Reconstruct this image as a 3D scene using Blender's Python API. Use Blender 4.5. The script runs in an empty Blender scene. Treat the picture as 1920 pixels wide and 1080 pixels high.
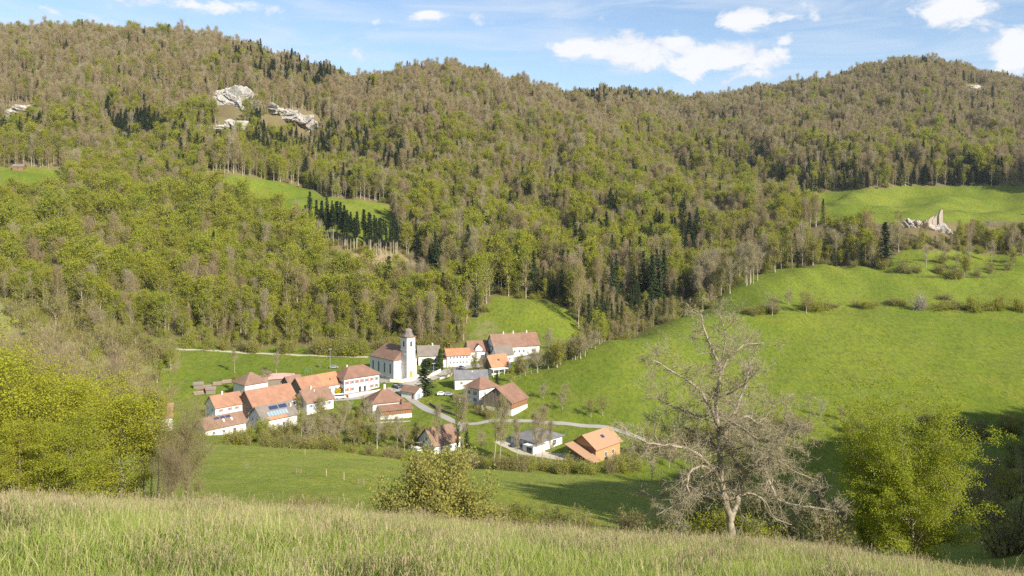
import bpy, bmesh, math, random
import numpy as np
from mathutils import Vector, Matrix

# ------------------------------------------------------------------ camera, sky, sun, exposure
F, CX, H0, ZC = 1507.0, 960.0, 400.0, 90.0      # focal length in photo pixels, principal column, horizon row, eye height
SC = bpy.context.scene
COL = SC.collection
cam_d = bpy.data.cameras.new('camera')
cam_d.sensor_width = 36.0
cam_d.lens = F / 1920 * 36
cam_d.shift_y = -(540 - H0) / 1920
cam_d.clip_start = 0.1
cam_d.clip_end = 12000
cam = bpy.data.objects.new('camera', cam_d)
cam.location = (0, 0, ZC)
cam.rotation_euler = (math.pi / 2, 0, 0)
COL.objects.link(cam)
SC.camera = cam

SUN_AZ = (0.69, -0.72)
SUN_EL = math.radians(32)
_n = math.hypot(*SUN_AZ)
SUN_DIR = Vector((SUN_AZ[0] / _n * math.cos(SUN_EL), SUN_AZ[1] / _n * math.cos(SUN_EL), math.sin(SUN_EL)))
sun_d = bpy.data.lights.new('sun', 'SUN')
sun_d.energy = 4.4
sun_d.angle = math.radians(0.5)
sun_d.color = (1.0, 0.93, 0.82)
sun = bpy.data.objects.new('sun', sun_d)
sun.rotation_euler = (-SUN_DIR).to_track_quat('-Z', 'Y').to_euler()
sun.location = (0, 0, 600)
COL.objects.link(sun)

SC.view_settings.view_transform = 'Standard'
SC.view_settings.look = 'None'
SC.view_settings.exposure = 1.08
SC.view_settings.gamma = 1.0
SC.view_settings.use_curve_mapping = False
SC.cycles.max_bounces = 5
SC.cycles.diffuse_bounces = 3
SC.cycles.transmission_bounces = 3
SC.cycles.glossy_bounces = 2
SC.cycles.transparent_max_bounces = 4
SC.cycles.use_denoising = False
SC.cycles.denoiser = 'OPENIMAGEDENOISE'
SC.cycles.denoising_input_passes = 'RGB_ALBEDO_NORMAL'

class NT:
    """short-hand for building node trees"""
    def __init__(s, tree): s.t = tree; s.n = tree.nodes; s.l = tree.links
    def add(s, typ, **kw):
        nd = s.n.new(typ)
        for k, v in kw.items():
            if k == 'inp':
                for kk, vv in v.items(): s.set(nd, kk, vv)
            else: setattr(nd, k, v)
        return nd
    def set(s, nd, key, val):
        sock = nd.inputs[key]
        if hasattr(val, 'is_output') or isinstance(val, bpy.types.NodeSocket): s.l.new(val, sock)
        else: sock.default_value = val
    def math(s, op, a, b=0.0, clamp=False):
        nd = s.n.new('ShaderNodeMath'); nd.operation = op; nd.use_clamp = clamp
        s.set(nd, 0, a); s.set(nd, 1, b); return nd.outputs[0]
    def vmath(s, op, a, b=(0, 0, 0)):
        nd = s.n.new('ShaderNodeVectorMath'); nd.operation = op
        s.set(nd, 0, a); s.set(nd, 1, b); return nd.outputs[0]
    def noise(s, vec, scale, detail=4, rough=0.55, dist=0.0):
        nd = s.n.new('ShaderNodeTexNoise')
        if vec is not None: s.l.new(vec, nd.inputs['Vector'])
        nd.inputs['Scale'].default_value = scale; nd.inputs['Detail'].default_value = detail
        nd.inputs['Roughness'].default_value = rough; nd.inputs['Distortion'].default_value = dist
        return nd.outputs['Fac']
    def ramp(s, fac, stops, interp='LINEAR'):
        nd = s.n.new('ShaderNodeValToRGB'); nd.color_ramp.interpolation = interp
        e = nd.color_ramp.elements
        while len(e) < len(stops): e.new(0.5)
        for el, (p, c) in zip(e, stops):
            el.position = p; el.color = (*c, 1) if len(c) == 3 else c
        s.l.new(fac, nd.inputs[0]); return nd.outputs[0]
    def rng(s, v, a, b, c=0.0, d=1.0, smooth=True):
        nd = s.n.new('ShaderNodeMapRange'); nd.interpolation_type = 'SMOOTHSTEP' if smooth else 'LINEAR'
        s.set(nd, 0, v); s.set(nd, 1, a); s.set(nd, 2, b); s.set(nd, 3, c); s.set(nd, 4, d)
        return nd.outputs[0]
    def mix(s, fac, a, b, mode='MIX'):
        nd = s.n.new('ShaderNodeMix'); nd.data_type = 'RGBA'; nd.blend_type = mode
        s.set(nd, 0, fac)
        for sock, v in ((nd.inputs[6], a), (nd.inputs[7], b)):
            if isinstance(v, bpy.types.NodeSocket): s.l.new(v, sock)
            else: sock.default_value = (*v, 1) if len(v) == 3 else v
        return nd.outputs[2]

world = bpy.data.worlds.new('World')
SC.world = world
world.use_nodes = True
w = NT(world.node_tree); w.n.clear()
sky = w.add('ShaderNodeTexSky')
sky.sky_type = 'NISHITA'; sky.sun_disc = False
sky.sun_elevation = SUN_EL
sky.sun_rotation = math.atan2(SUN_DIR.x, SUN_DIR.y)
sky.altitude = 600; sky.air_density = 1.0; sky.dust_density = 0.7; sky.ozone_density = 1.6
tc = w.add('ShaderNodeTexCoord'); dirv = tc.outputs['Generated']
# cumulus: 3D noise over the view direction, thickened towards the spots where the photograph shows its clouds
def sky_dir(px, py):
    v = Vector(((px - CX) / F, 1.0, (H0 - py) / F)); v.normalize(); return v
warp = w.vmath('MULTIPLY', dirv, (1, 1, 1.9))
n1 = w.noise(warp, 20.0, 9, 0.62, 0.35)
n2 = w.noise(warp, 5.0, 4, 0.5)
blob_sum = None
for px, py, rx, rz, a in [(1115, 92, 105, 30, .50), (1215, 100, 120, 42, .62), (1325, 115, 130, 42, .60), (1415, 118, 70, 40, .45), (1470, 88, 30, 42, .42),
                          (1265, 62, 20, 22, .28), (1425, 30, 90, 24, .50), (1475, 18, 50, 24, .30), (1525, 15, 22, 30, .2), (1800, 10, 110, 46, .48), (1850, 40, 50, 30, .25),
                          (1905, 95, 60, 50, .5), (800, 28, 46, 12, .40), (785, 4, 40, 14, .25), (320, 6, 330, 22, .34), (60, 20, 120, 20, .22), (1180, 60, 24, 20, .15)]:
    c = sky_dir(px, py)
    d = w.vmath('SUBTRACT', dirv, tuple(c))
    d = w.vmath('DIVIDE', d, (rx / F, rx / F, rz / F))
    nd = w.add('ShaderNodeVectorMath', operation='LENGTH'); w.l.new(d, nd.inputs[0])
    b = w.rng(nd.outputs['Value'], 1.3, 0.0, 0.0, a * 1.22)
    blob_sum = b if blob_sum is None else w.math('MAXIMUM', blob_sum, b)
dens = w.math('ADD', w.math('ADD', w.math('MULTIPLY', w.math('SUBTRACT', n1, 0.5), 1.75), w.math('MULTIPLY', w.math('SUBTRACT', n2, 0.5), 0.35)), blob_sum)
cl = w.rng(dens, 0.20, 0.52)
# thin high veil
veil = w.noise(w.vmath('MULTIPLY', dirv, (2.2, 2.2, 14.0)), 2.6, 6, 0.6, 0.6)
veil = w.rng(veil, 0.36, 0.72, 0.0, 0.7)
sky_col = w.vmath('MULTIPLY', sky.outputs[0], (1.0, 1.0, 1.0))
sepz = w.add('ShaderNodeSeparateXYZ'); w.l.new(dirv, sepz.inputs[0])
CLOUD_W = (5.5, 5.55, 5.7)
shade = w.rng(w.noise(w.vmath('ADD', warp, (0.0, 0.0, 0.02)), 11.0, 6, 0.6), 0.35, 0.62)
ccol = w.mix(w.rng(w.math('ADD', w.math('MULTIPLY', shade, 0.5), dens), 0.25, 0.85), (4.3, 4.6, 5.2), CLOUD_W)
base = w.mix(w.math('MULTIPLY', veil, 0.8), sky_col, (4.3, 4.8, 5.5))
full = w.mix(w.math('MULTIPLY', cl, 0.96), base, ccol)
bg = w.add('ShaderNodeBackground'); w.l.new(full, bg.inputs[0]); bg.inputs[1].default_value = 0.085
wo = w.add('ShaderNodeOutputWorld'); w.l.new(bg.outputs[0], wo.inputs[0])

# ------------------------------------------------------------------ the lie of the land
# Height profiles along eleven sight lines: (distance in metres, photo row at which the ground lies)
COLS = {
 -900: [(12, 935), (22, 905), (40, 930), (90, 900), (140, 850), (200, 790), (260, 730), (330, 650), (430, 545), (520, 470), (600, 410), (650, 362), (700, 330), (740, 318), (850, 245), (950, 190), (1050, 130), (1120, 95), (1400, 140), (2800, 260)],
 0:   [(12, 962), (16, 937), (22, 924), (30, 934), (50, 958), (90, 942), (140, 905), (200, 845), (260, 785), (300, 740), (360, 660), (430, 565), (520, 478), (600, 405), (650, 358), (690, 338), (735, 318), (770, 302), (850, 245), (950, 175), (1050, 105), (1120, 72), (1400, 120), (2800, 250)],
 180: [(12, 972), (16, 947), (22, 930), (30, 942), (50, 962), (90, 945), (140, 905), (200, 855), (260, 815), (310, 772), (360, 710), (425, 620), (520, 510), (600, 430), (650, 375), (700, 342), (770, 305), (850, 255), (950, 185), (1050, 108), (1120, 68), (1400, 120), (2800, 250)],
 420: [(12, 988), (16, 955), (22, 938), (30, 952), (50, 962), (80, 945), (130, 895), (190, 855), (245, 831), (262, 840), (282, 835), (305, 812), (325, 788), (360, 735), (400, 692), (430, 664), (450, 640), (500, 568), (560, 492), (620, 415), (680, 358), (745, 330), (850, 268), (950, 195), (1050, 125), (1130, 82), (1400, 130), (2800, 240)],
 650: [(12, 1002), (16, 968), (22, 950), (30, 962), (48, 968), (80, 942), (120, 905), (180, 868), (240, 846), (255, 850), (272, 866), (290, 842), (318, 797), (345, 762), (375, 722), (405, 692), (430, 667), (445, 648), (500, 575), (560, 505), (600, 455), (640, 412), (720, 376), (800, 328), (1000, 225), (1180, 163), (1450, 195), (2800, 260)],
 700: [(12, 1006), (16, 974), (22, 957), (30, 968), (48, 970), (80, 944), (120, 910), (180, 872), (240, 852), (255, 858), (272, 870), (290, 842), (318, 797), (345, 762), (375, 722), (405, 692), (430, 667), (445, 650), (500, 585), (560, 518), (600, 470), (640, 424), (720, 386), (800, 340), (1000, 242), (1150, 176), (1450, 200), (2800, 260)],
 790: [(12, 1012), (16, 981), (20, 967), (35, 980), (60, 962), (100, 928), (150, 900), (200, 883), (240, 870), (262, 880), (280, 862), (318, 797), (350, 757), (390, 708), (425, 674), (440, 662), (462, 632), (500, 618), (540, 590), (580, 552), (640, 470), (700, 415), (800, 345), (1000, 236), (1200, 140), (1500, 180), (2800, 260)],
 850: [(12, 1016), (16, 985), (20, 972), (35, 985), (60, 968), (100, 932), (150, 905), (200, 888), (240, 876), (262, 882), (280, 862), (318, 797), (350, 757), (390, 708), (425, 672), (440, 655), (480, 590), (520, 535), (560, 512), (600, 500), (650, 452), (800, 345), (1000, 228), (1160, 128), (1500, 170), (2800, 260)],
 1000: [(12, 1024), (16, 998), (20, 984), (35, 998), (60, 985), (100, 946), (160, 912), (210, 896), (243, 886), (263, 888), (285, 858), (320, 798), (340, 768), (375, 708), (400, 684), (422, 664), (440, 640), (475, 585), (500, 556), (560, 500), (620, 468), (660, 455), (800, 345), (1000, 250), (1180, 188), (1500, 205), (2800, 250)],
 1150: [(12, 1034), (16, 1010), (20, 998), (35, 1010), (60, 1000), (100, 966), (160, 930), (210, 908), (245, 898), (265, 894), (285, 862), (318, 806), (335, 768), (365, 702), (400, 630), (412, 622), (430, 660), (448, 668), (468, 640), (490, 600), (520, 565), (580, 500), (680, 426), (800, 346), (1000, 260), (1200, 202), (1400, 205), (1700, 174), (2100, 200), (2800, 260)],
 1280: [(12, 1044), (16, 1018), (19, 1006), (35, 1012), (60, 1010), (110, 990), (180, 950), (240, 920), (270, 902), (300, 852), (330, 792), (365, 712), (400, 652), (430, 604), (455, 578), (478, 608), (505, 615), (530, 585), (570, 535), (640, 470), (720, 434), (850, 394), (1000, 338), (1300, 254), (1600, 205), (2000, 220), (2800, 270)],
 1400: [(12, 1052), (17, 1016), (30, 1006), (48, 1008), (70, 1012), (120, 1000), (200, 958), (250, 922), (280, 896), (300, 858), (325, 812), (360, 742), (400, 672), (450, 598), (475, 572), (530, 514), (555, 516), (600, 496), (650, 468), (720, 430), (800, 386), (900, 336), (1200, 232), (1550, 183), (1900, 210), (2800, 270)],
 1550: [(12, 1062), (17, 1030), (30, 1024), (48, 1024), (70, 1034), (120, 1020), (200, 968), (250, 925), (285, 890), (308, 842), (330, 800), (375, 712), (420, 640), (475, 574), (520, 522), (555, 492), (600, 455), (640, 428), (680, 410), (760, 382), (860, 359), (1000, 302), (1200, 232), (1500, 166), (1900, 200), (2800, 270)],
 1720: [(12, 1082), (17, 1062), (30, 1058), (48, 1050), (70, 1050), (120, 1030), (200, 972), (250, 925), (285, 884), (308, 836), (330, 798), (380, 702), (430, 624), (475, 573), (520, 521), (560, 476), (588, 430), (602, 414), (625, 416), (660, 408), (760, 378), (865, 353), (1000, 290), (1200, 212), (1420, 134), (1540, 118), (1900, 160), (2800, 260)],
 1920: [(12, 1108), (17, 1090), (30, 1086), (48, 1070), (70, 1045), (92, 990), (120, 945), (160, 918), (200, 898), (250, 882), (285, 862), (308, 828), (330, 795), (380, 700), (430, 622), (475, 571), (520, 518), (560, 482), (600, 436), (640, 420), (680, 404), (760, 376), (870, 351), (1000, 300), (1200, 235), (1450, 165), (1900, 200), (2800, 270)],
 2120: [(12, 1110), (17, 1085), (30, 1055), (48, 1010), (70, 910), (92, 830), (120, 782), (160, 772), (200, 785), (260, 800), (300, 795), (335, 772), (380, 690), (430, 615), (475, 565), (520, 515), (600, 440), (680, 400), (760, 372), (870, 348), (1000, 300), (1200, 238), (1450, 175), (1900, 210), (2800, 270)],
 2420: [(12, 1110), (17, 1070), (30, 960), (48, 830), (70, 690), (92, 640), (120, 612), (160, 602), (200, 620), (260, 675), (300, 695), (340, 705), (380, 665), (430, 605), (475, 560), (520, 512), (600, 440), (680, 400), (760, 372), (870, 348), (1000, 300), (1200, 240), (1450, 185), (1900, 215), (2800, 275)],
 2800: [(12, 1110), (17, 1060), (30, 900), (48, 720), (70, 620), (120, 545), (160, 525), (200, 535), (260, 580), (330, 630), (380, 620), (430, 590), (475, 550), (600, 440), (760, 372), (1000, 300), (1200, 245), (1450, 195), (2800, 280)],
}
def plane_row(px, Y):
    x = (px - CX) / F * Y
    return H0 + F * (1.7 + 0.24 * Y + 0.08 * x) / Y
PXG = np.arange(-900, 2801, 10.0)
LYG = np.linspace(math.log(4), math.log(2800), 640)
def _build_rows():
    keys = sorted(COLS)
    prof = []
    for k in keys:
        pts = [(y, plane_row(k, y)) for y in (4, 5, 6, 7, 8)] + [(y, r + float(np.interp(y, (8, 12, 16, 22, 32, 48), (5, 14, 20, 21, 14, 0)))) for y, r in COLS[k]]
        ly = np.log([p[0] for p in pts]); r = np.array([p[1] for p in pts], float)
        prof.append(np.interp(LYG, ly, r))
    prof = np.array(prof)
    g = np.empty((len(PXG), len(LYG)))
    for j in range(len(LYG)): g[:, j] = np.interp(PXG, keys, prof[:, j])
    def blur(a, sig, ax):
        r = int(3 * sig); k = np.exp(-0.5 * (np.arange(-r, r + 1) / sig) ** 2); k /= k.sum()
        pad = [(0, 0), (0, 0)]; pad[ax] = (r, r)
        return np.apply_along_axis(lambda v: np.convolve(v, k, 'valid'), ax, np.pad(a, pad, mode='edge'))
    return blur(blur(g, 2.6, 1), 4.0, 0)
ROWS = _build_rows()
def row_at(px, Y):
    px = np.clip(np.asarray(px, float), PXG[0], PXG[-1] - 1e-6); ly = np.log(np.clip(np.asarray(Y, float), 4.0, 2799.0))
    a = (px - PXG[0]) / 10.0; i = np.clip(np.floor(a).astype(int), 0, len(PXG) - 2); fa = a - i
    b = (ly - LYG[0]) / (LYG[1] - LYG[0]); j = np.clip(np.floor(b).astype(int), 0, len(LYG) - 2); fb = b - j
    return (ROWS[i, j] * (1 - fa) + ROWS[i + 1, j] * fa) * (1 - fb) + (ROWS[i, j + 1] * (1 - fa) + ROWS[i + 1, j + 1] * fa) * fb
def snoise(x, y, sc, seed=0):
    r = np.random.RandomState(seed); out = 0.0
    for k in range(6):
        a = r.uniform(0, 2 * math.pi); f = r.uniform(0.6, 1.6) / sc; p = r.uniform(0, 6.28)
        out = out + np.sin((x * math.cos(a) + y * math.sin(a)) * f * 2 * math.pi + p)
    return out / 6 ** 0.5
def ground(x, Y):
    """world height of the terrain"""
    x = np.asarray(x, float); Y = np.asarray(Y, float)
    Yc = np.maximum(Y, 4.0)
    px = CX + F * x / Yc
    z = -(row_at(px, Yc) - H0) / F * Yc
    zp = -1.7 - 0.24 * Y - 0.08 * np.clip(x, -60, 60)
    t = np.clip((Y - 6) / 5, 0, 1); t = t * t * (3 - 2 * t)
    z = zp * (1 - t) + z * t
    far = np.clip((Y - 430) / 120, 0, 1)
    z = z + np.clip((Y - 650) / 250, 0, 1) * (1 - .75 * np.clip((Y - 960) / 140, 0, 1)) * (14 * snoise(x, Y, 250, 3) + 8 * snoise(x, Y, 125, 4))
    z = z + far * (2.2 * snoise(x, Y, 70, 5) + 0.8 * snoise(x, Y, 26, 6)) + np.clip((Y - 60) / 60, 0, 1) * 0.22 * snoise(x, Y, 18, 7) + 0.035 * snoise(x, Y, 2.3, 8)
    return z + ZC
def gz(x, y): return float(ground(np.array([x]), np.array([y]))[0])
def at(px, py, ymin=60.0, ymax=1700.0):
    """where the sight line through a photo pixel first meets the ground beyond ymin"""
    ys = np.exp(np.linspace(math.log(ymin), math.log(ymax), 1400))
    x = (px - CX) / F * ys
    r = H0 - F * (ground(x, ys) - ZC) / ys
    k = np.nonzero(r <= py)[0]
    k = k[0] if len(k) else int(np.argmin(np.abs(r - py)))
    y = ys[k]
    return Vector((float((px - CX) / F * y), float(y), gz((px - CX) / F * y, y)))
def pix(x, y, z): return CX + F * x / y, H0 - F * (z - ZC) / y

def inside(poly, px, py):
    px = np.asarray(px, float); py = np.asarray(py, float); res = np.zeros(px.shape, bool)
    n = len(poly)
    for i in range(n):
        x1, y1 = poly[i]; x2, y2 = poly[(i + 1) % n]
        if y1 == y2: continue
        c = ((y1 > py) != (y2 > py)) & (px < (x2 - x1) * (py - y1) / (y2 - y1) + x1)
        res ^= c
    return res
# where the woods begin (distance by column) and the clearings in them
WOOD_PX = [-900, 0, 150, 330, 600, 740, 860, 930, 1065, 1110, 1180, 1280, 1400, 1450, 1560, 1700, 1920, 2800]
WOOD_Y = [420, 432, 432, 436, 442, 440, 438, 505, 492, 442, 448, 482, 546, 552, 552, 548, 560, 560]
CLEAR = [([(385, 326), (480, 333), (560, 348), (620, 370), (730, 380), (748, 452), (660, 456), (560, 436), (470, 418), (385, 404)], 540, 820),
         ([(-900, 314), (60, 314), (125, 318), (130, 385), (60, 392), (-900, 392)], 610, 745),
         ([(868, 660), (880, 600), (950, 568), (1065, 580), (1070, 615), (1010, 640), (960, 660)], 425, 510),
         ([(1495, 366), (1560, 358), (1700, 350), (1920, 347), (2800, 345), (2800, 425), (1920, 415), (1600, 420), (1495, 414)], 612, 890),
         ([(1335, 450), (1410, 425), (1480, 412), (1480, 428), (1420, 445), (1350, 458)], 640, 800),
         ([(1660, 488), (1700, 466), (1790, 470), (1920, 480), (2000, 520), (1800, 530), (1660, 510)], 500, 590)]
SOIL = [([(640, 474), (745, 474), (795, 500), (745, 518), (690, 506)], 540, 640)]
def cover(px, py, Y):
    """wood, bare soil as masks"""
    wood = Y > np.interp(px, WOOD_PX, WOOD_Y)
    for poly, a, b in CLEAR: wood &= ~(inside(poly, px, py) & (Y > a) & (Y < b))
    soil = np.zeros(px.shape, bool)
    for poly, a, b in SOIL: soil |= inside(poly, px, py) & (Y > a) & (Y < b)
    return wood & ~soil, soil

# ------------------------------------------------------------------ materials
MATS = {}
def new_mat(name):
    m = bpy.data.materials.new(name); m.use_nodes = True
    t = NT(m.node_tree); t.n.clear(); MATS[name] = m
    out = t.add('ShaderNodeOutputMaterial')
    return m, t, out
def plain(name, col, rough=0.8, var=0.12, scale=1.5, spec=0.2, bump=0.0, streak=False, metal=0.0):
    m, t, out = new_mat(name)
    tcn = t.add('ShaderNodeTexCoord'); v = tcn.outputs['Object']
    if streak: v = t.vmath('MULTIPLY', v, (1, 1, 0.12))
    n = t.noise(v, scale, 5, 0.6)
    c = t.mix(n, tuple(x * (1 - var) for x in col), tuple(min(1, x * (1 + var)) for x in col))
    p = t.add('ShaderNodeBsdfPrincipled', inp={'Base Color': c, 'Roughness': rough, 'Specular IOR Level': spec, 'Metallic': metal})
    if bump:
        b = t.add('ShaderNodeBump', inp={'Height': n, 'Strength': bump}); t.l.new(b.outputs[0], p.inputs['Normal'])
    t.l.new(p.outputs[0], out.inputs[0]); return m
def leafy(name, cols, transl=0.35, patch=0.0):
    """foliage: colour differs from tree to tree and a little inside one crown"""
    m, t, out = new_mat(name)
    oi = t.add('ShaderNodeObjectInfo'); geo = t.add('ShaderNodeNewGeometry')
    n = t.noise(geo.outputs['Position'], 0.9, 3, 0.6)
    k = t.math('ADD', t.math('MULTIPLY', oi.outputs['Random'], 0.75), t.math('MULTIPLY', t.rng(n, 0.3, 0.7), 0.25))
    c = t.ramp(k, [(i / (len(cols) - 1), c) for i, c in enumerate(cols)])
    d = t.add('ShaderNodeBsdfDiffuse', inp={'Color': c})
    if transl > 0:
        tr = t.add('ShaderNodeBsdfTranslucent', inp={'Color': c})
        mx = t.add('ShaderNodeMixShader', inp={0: transl}); t.l.new(d.outputs[0], mx.inputs[1]); t.l.new(tr.outputs[0], mx.inputs[2])
        t.l.new(mx.outputs[0], out.inputs[0])
    else: t.l.new(d.outputs[0], out.inputs[0])
    return m
leafy('leaf_green', [(.28, .28, .035), (.36, .36, .036), (.28, .325, .035), (.42, .40, .05)], .5)
leafy('leaf_beech', [(.31, .31, .035), (.36, .365, .04), (.27, .305, .035)], .45)
leafy('leaf_shade', [(.16, .20, .020), (.20, .23, .022)], .40)  # darker green of the ivy leaves
leafy('leaf_olive', [(.28, .245, .065), (.27, .26, .06), (.32, .275, .09)], .42)
leafy('twig_brown', [(.31, .235, .14), (.33, .26, .14), (.29, .225, .11), (.36, .275, .18), (.32, .265, .125)], .35)
leafy('twig_grey', [(.32, .265, .16), (.36, .305, .20), (.30, .265, .12)], .3)
leafy('twig_bush', [(.26, .21, .11), (.25, .23, .09), (.25, .19, .13)], .25)
leafy('blossom', [(.46, .42, .38), (.40, .36, .29)], .3)
leafy('bud_yellow', [(.30, .26, .07), (.25, .25, .06)], .3)
leafy('needle', [(.048, .075, .030), (.066, .092, .034), (.058, .080, .040)], .2)
leafy('needle_blue', [(.055, .085, .075), (.065, .095, .085)], .12)
leafy('thuja_green', [(.075, .10, .022), (.09, .115, .024)], .15)
leafy('forsythia', [(.52, .40, .02), (.58, .46, .03)], .3)
plain('bark_pale', (.36, .31, .235), .9, .3, 4, .1)
plain('bark_dark', (.17, .135, .10), .9, .3, 4, .1)
plain('bark_hero', (.29, .245, .185), .9, .34, 6, .1, .5)
plain('lichen_twig', (.29, .25, .16), .9, .3, 3, .1)
plain('plaster_white', (.66, .645, .615), .85, .10, .5, .2, .05)
plain('plaster_cream', (.72, .66, .54), .85, .07, .6, .2, .05)
plain('plaster_blue', (.62, .70, .80), .85, .05, .6, .2)
plain('stone_wall', (.50, .46, .40), .9, .25, 2.2, .2, .4)
def cliff_mat(name, col):
    m, t, out = new_mat(name)
    geo = t.add('ShaderNodeNewGeometry'); pos = geo.outputs['Position']
    big = t.noise(pos, .09, 5, .6); crack = t.noise(t.vmath('MULTIPLY', pos, (1, 1, .35)), .45, 6, .7); bed = t.noise(t.vmath('MULTIPLY', pos, (.15, .15, 1.3)), .6, 4, .6)
    c = t.mix(t.rng(big, .35, .65), tuple(x * .72 for x in col), col)
    c = t.mix(t.rng(crack, .52, .66, 0, .75), c, tuple(x * .38 for x in col)); c = t.mix(t.rng(bed, .55, .68, 0, .55), c, tuple(x * .45 for x in col))
    c = t.mix(t.rng(t.noise(pos, .2, 4, .7), .58, .68, 0, .8), c, (.13, .14, .045))
    p = t.add('ShaderNodeBsdfPrincipled', inp={'Base Color': c, 'Roughness': .95, 'Specular IOR Level': .1})
    bp = t.add('ShaderNodeBump', inp={'Height': t.math('ADD', crack, bed), 'Strength': 1.0, 'Distance': 1.2}); t.l.new(bp.outputs[0], p.inputs['Normal'])
    t.l.new(p.outputs[0], out.inputs[0])
cliff_mat('limestone', (.47, .435, .38))
plain('ruin_stone', (.38, .32, .25), .92, .35, 1.0, .1, .6)
plain('timber_grey', (.20, .165, .125), .85, .4, 3.5, .1, .2, True)
plain('timber_brown', (.23, .125, .065), .8, .35, 3.5, .15, .2, True)
plain('timber_new', (.40, .25, .12), .7, .16, 2.0, .2, .1, True)
plain('timber_fresh', (.35, .215, .13), .75, .14, 1.6, .15, .1)
plain('window_glass', (.045, .055, .07), .12, .2, 1, .6)
plain('window_frame', (.74, .73, .70), .6, .05, 1, .3)
plain('shutter_red', (.42, .13, .10), .7, .1, 1, .2)
plain('shutter_blue', (.22, .30, .42), .7, .1, 1, .2)
plain('shutter_brown', (.16, .09, .06), .7, .1, 1, .2)
plain('door_oak', (.50, .27, .09), .6, .15, 3, .3)
plain('solar_blue', (.03, .045, .10), .15, .2, 2, .6)
plain('greenhouse_glass', (.24, .32, .36), .2, .2, 2, .6)
plain('asphalt', (.31, .285, .25), .9, .18, .5, .2)
plain('gravel_track', (.40, .355, .27), .95, .2, .8, .1)
plain('paving_red', (.38, .22, .17), .9, .15, 1.2, .1)
plain('car_white', (.78, .78, .78), .25, .02, 1, .5)
plain('car_dark', (.035, .045, .07), .2, .1, 1, .5)
plain('car_silver', (.45, .47, .50), .25, .05, 1, .5, 0, False, .4)
plain('car_red', (.30, .03, .03), .25, .1, 1, .5)
plain('rubber', (.03, .03, .03), .8, .2, 5, .3)
plain('metal_grey', (.48, .49, .50), .4, .1, 1, .5, 0, False, .5)
plain('wood_post', (.46, .38, .27), .9, .2, 5, .1)
plain('log_wood', (.24, .19, .135), .9, .3, 2, .1)
plain('tarp_green', (.07, .25, .18), .6, .1, 1, .3)
plain('water', (.10, .12, .11), .08, .2, .6, .5)
plain('gold', (.6, .42, .12), .3, .05, 1, .5, 0, False, .8)
def tiles(name, cols, sc=1.0):
    """clay tiles: courses as fine lines, weathered patches"""
    m, t, out = new_mat(name)
    tcn = t.add('ShaderNodeTexCoord'); v = tcn.outputs['Object']
    big = t.noise(v, .35, 5, .65); fine = t.noise(t.vmath('MULTIPLY', v, (2.2, 2.2, 5.0)), 2.0, 3, .7)
    c = t.ramp(t.math('ADD', t.math('MULTIPLY', big, .65), t.math('MULTIPLY', fine, .35)), [(.30, cols[0]), (.50, cols[1]), (.70, cols[2])])
    sep = t.add('ShaderNodeSeparateXYZ'); t.l.new(v, sep.inputs[0])
    wv = t.math('FRACT', t.math('MULTIPLY', sep.outputs[2], 4.2 * sc))
    p = t.add('ShaderNodeBsdfPrincipled', inp={'Base Color': c, 'Roughness': .85, 'Specular IOR Level': .15})
    b = t.add('ShaderNodeBump', inp={'Height': wv, 'Strength': .35, 'Distance': .06}); t.l.new(b.outputs[0], p.inputs['Normal'])
    t.l.new(p.outputs[0], out.inputs[0]); return m
tiles('tile_orange', [(.21, .115, .075), (.30, .158, .10), (.37, .21, .135)])
tiles('tile_bright', [(.29, .14, .08), (.38, .185, .10), (.44, .235, .14)])
tiles('tile_rust', [(.15, .09, .065), (.215, .122, .085), (.28, .165, .12)])
tiles('tile_brown', [(.155, .10, .07), (.22, .135, .095), (.28, .18, .13)])
tiles('tile_grey', [(.135, .115, .10), (.19, .16, .135), (.24, .205, .17)])
tiles('tile_slate', [(.12, .115, .12), (.17, .165, .17), (.23, .225, .22)])
tiles('tile_pink', [(.46, .23, .19), (.54, .29, .25), (.60, .34, .29)])

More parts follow.
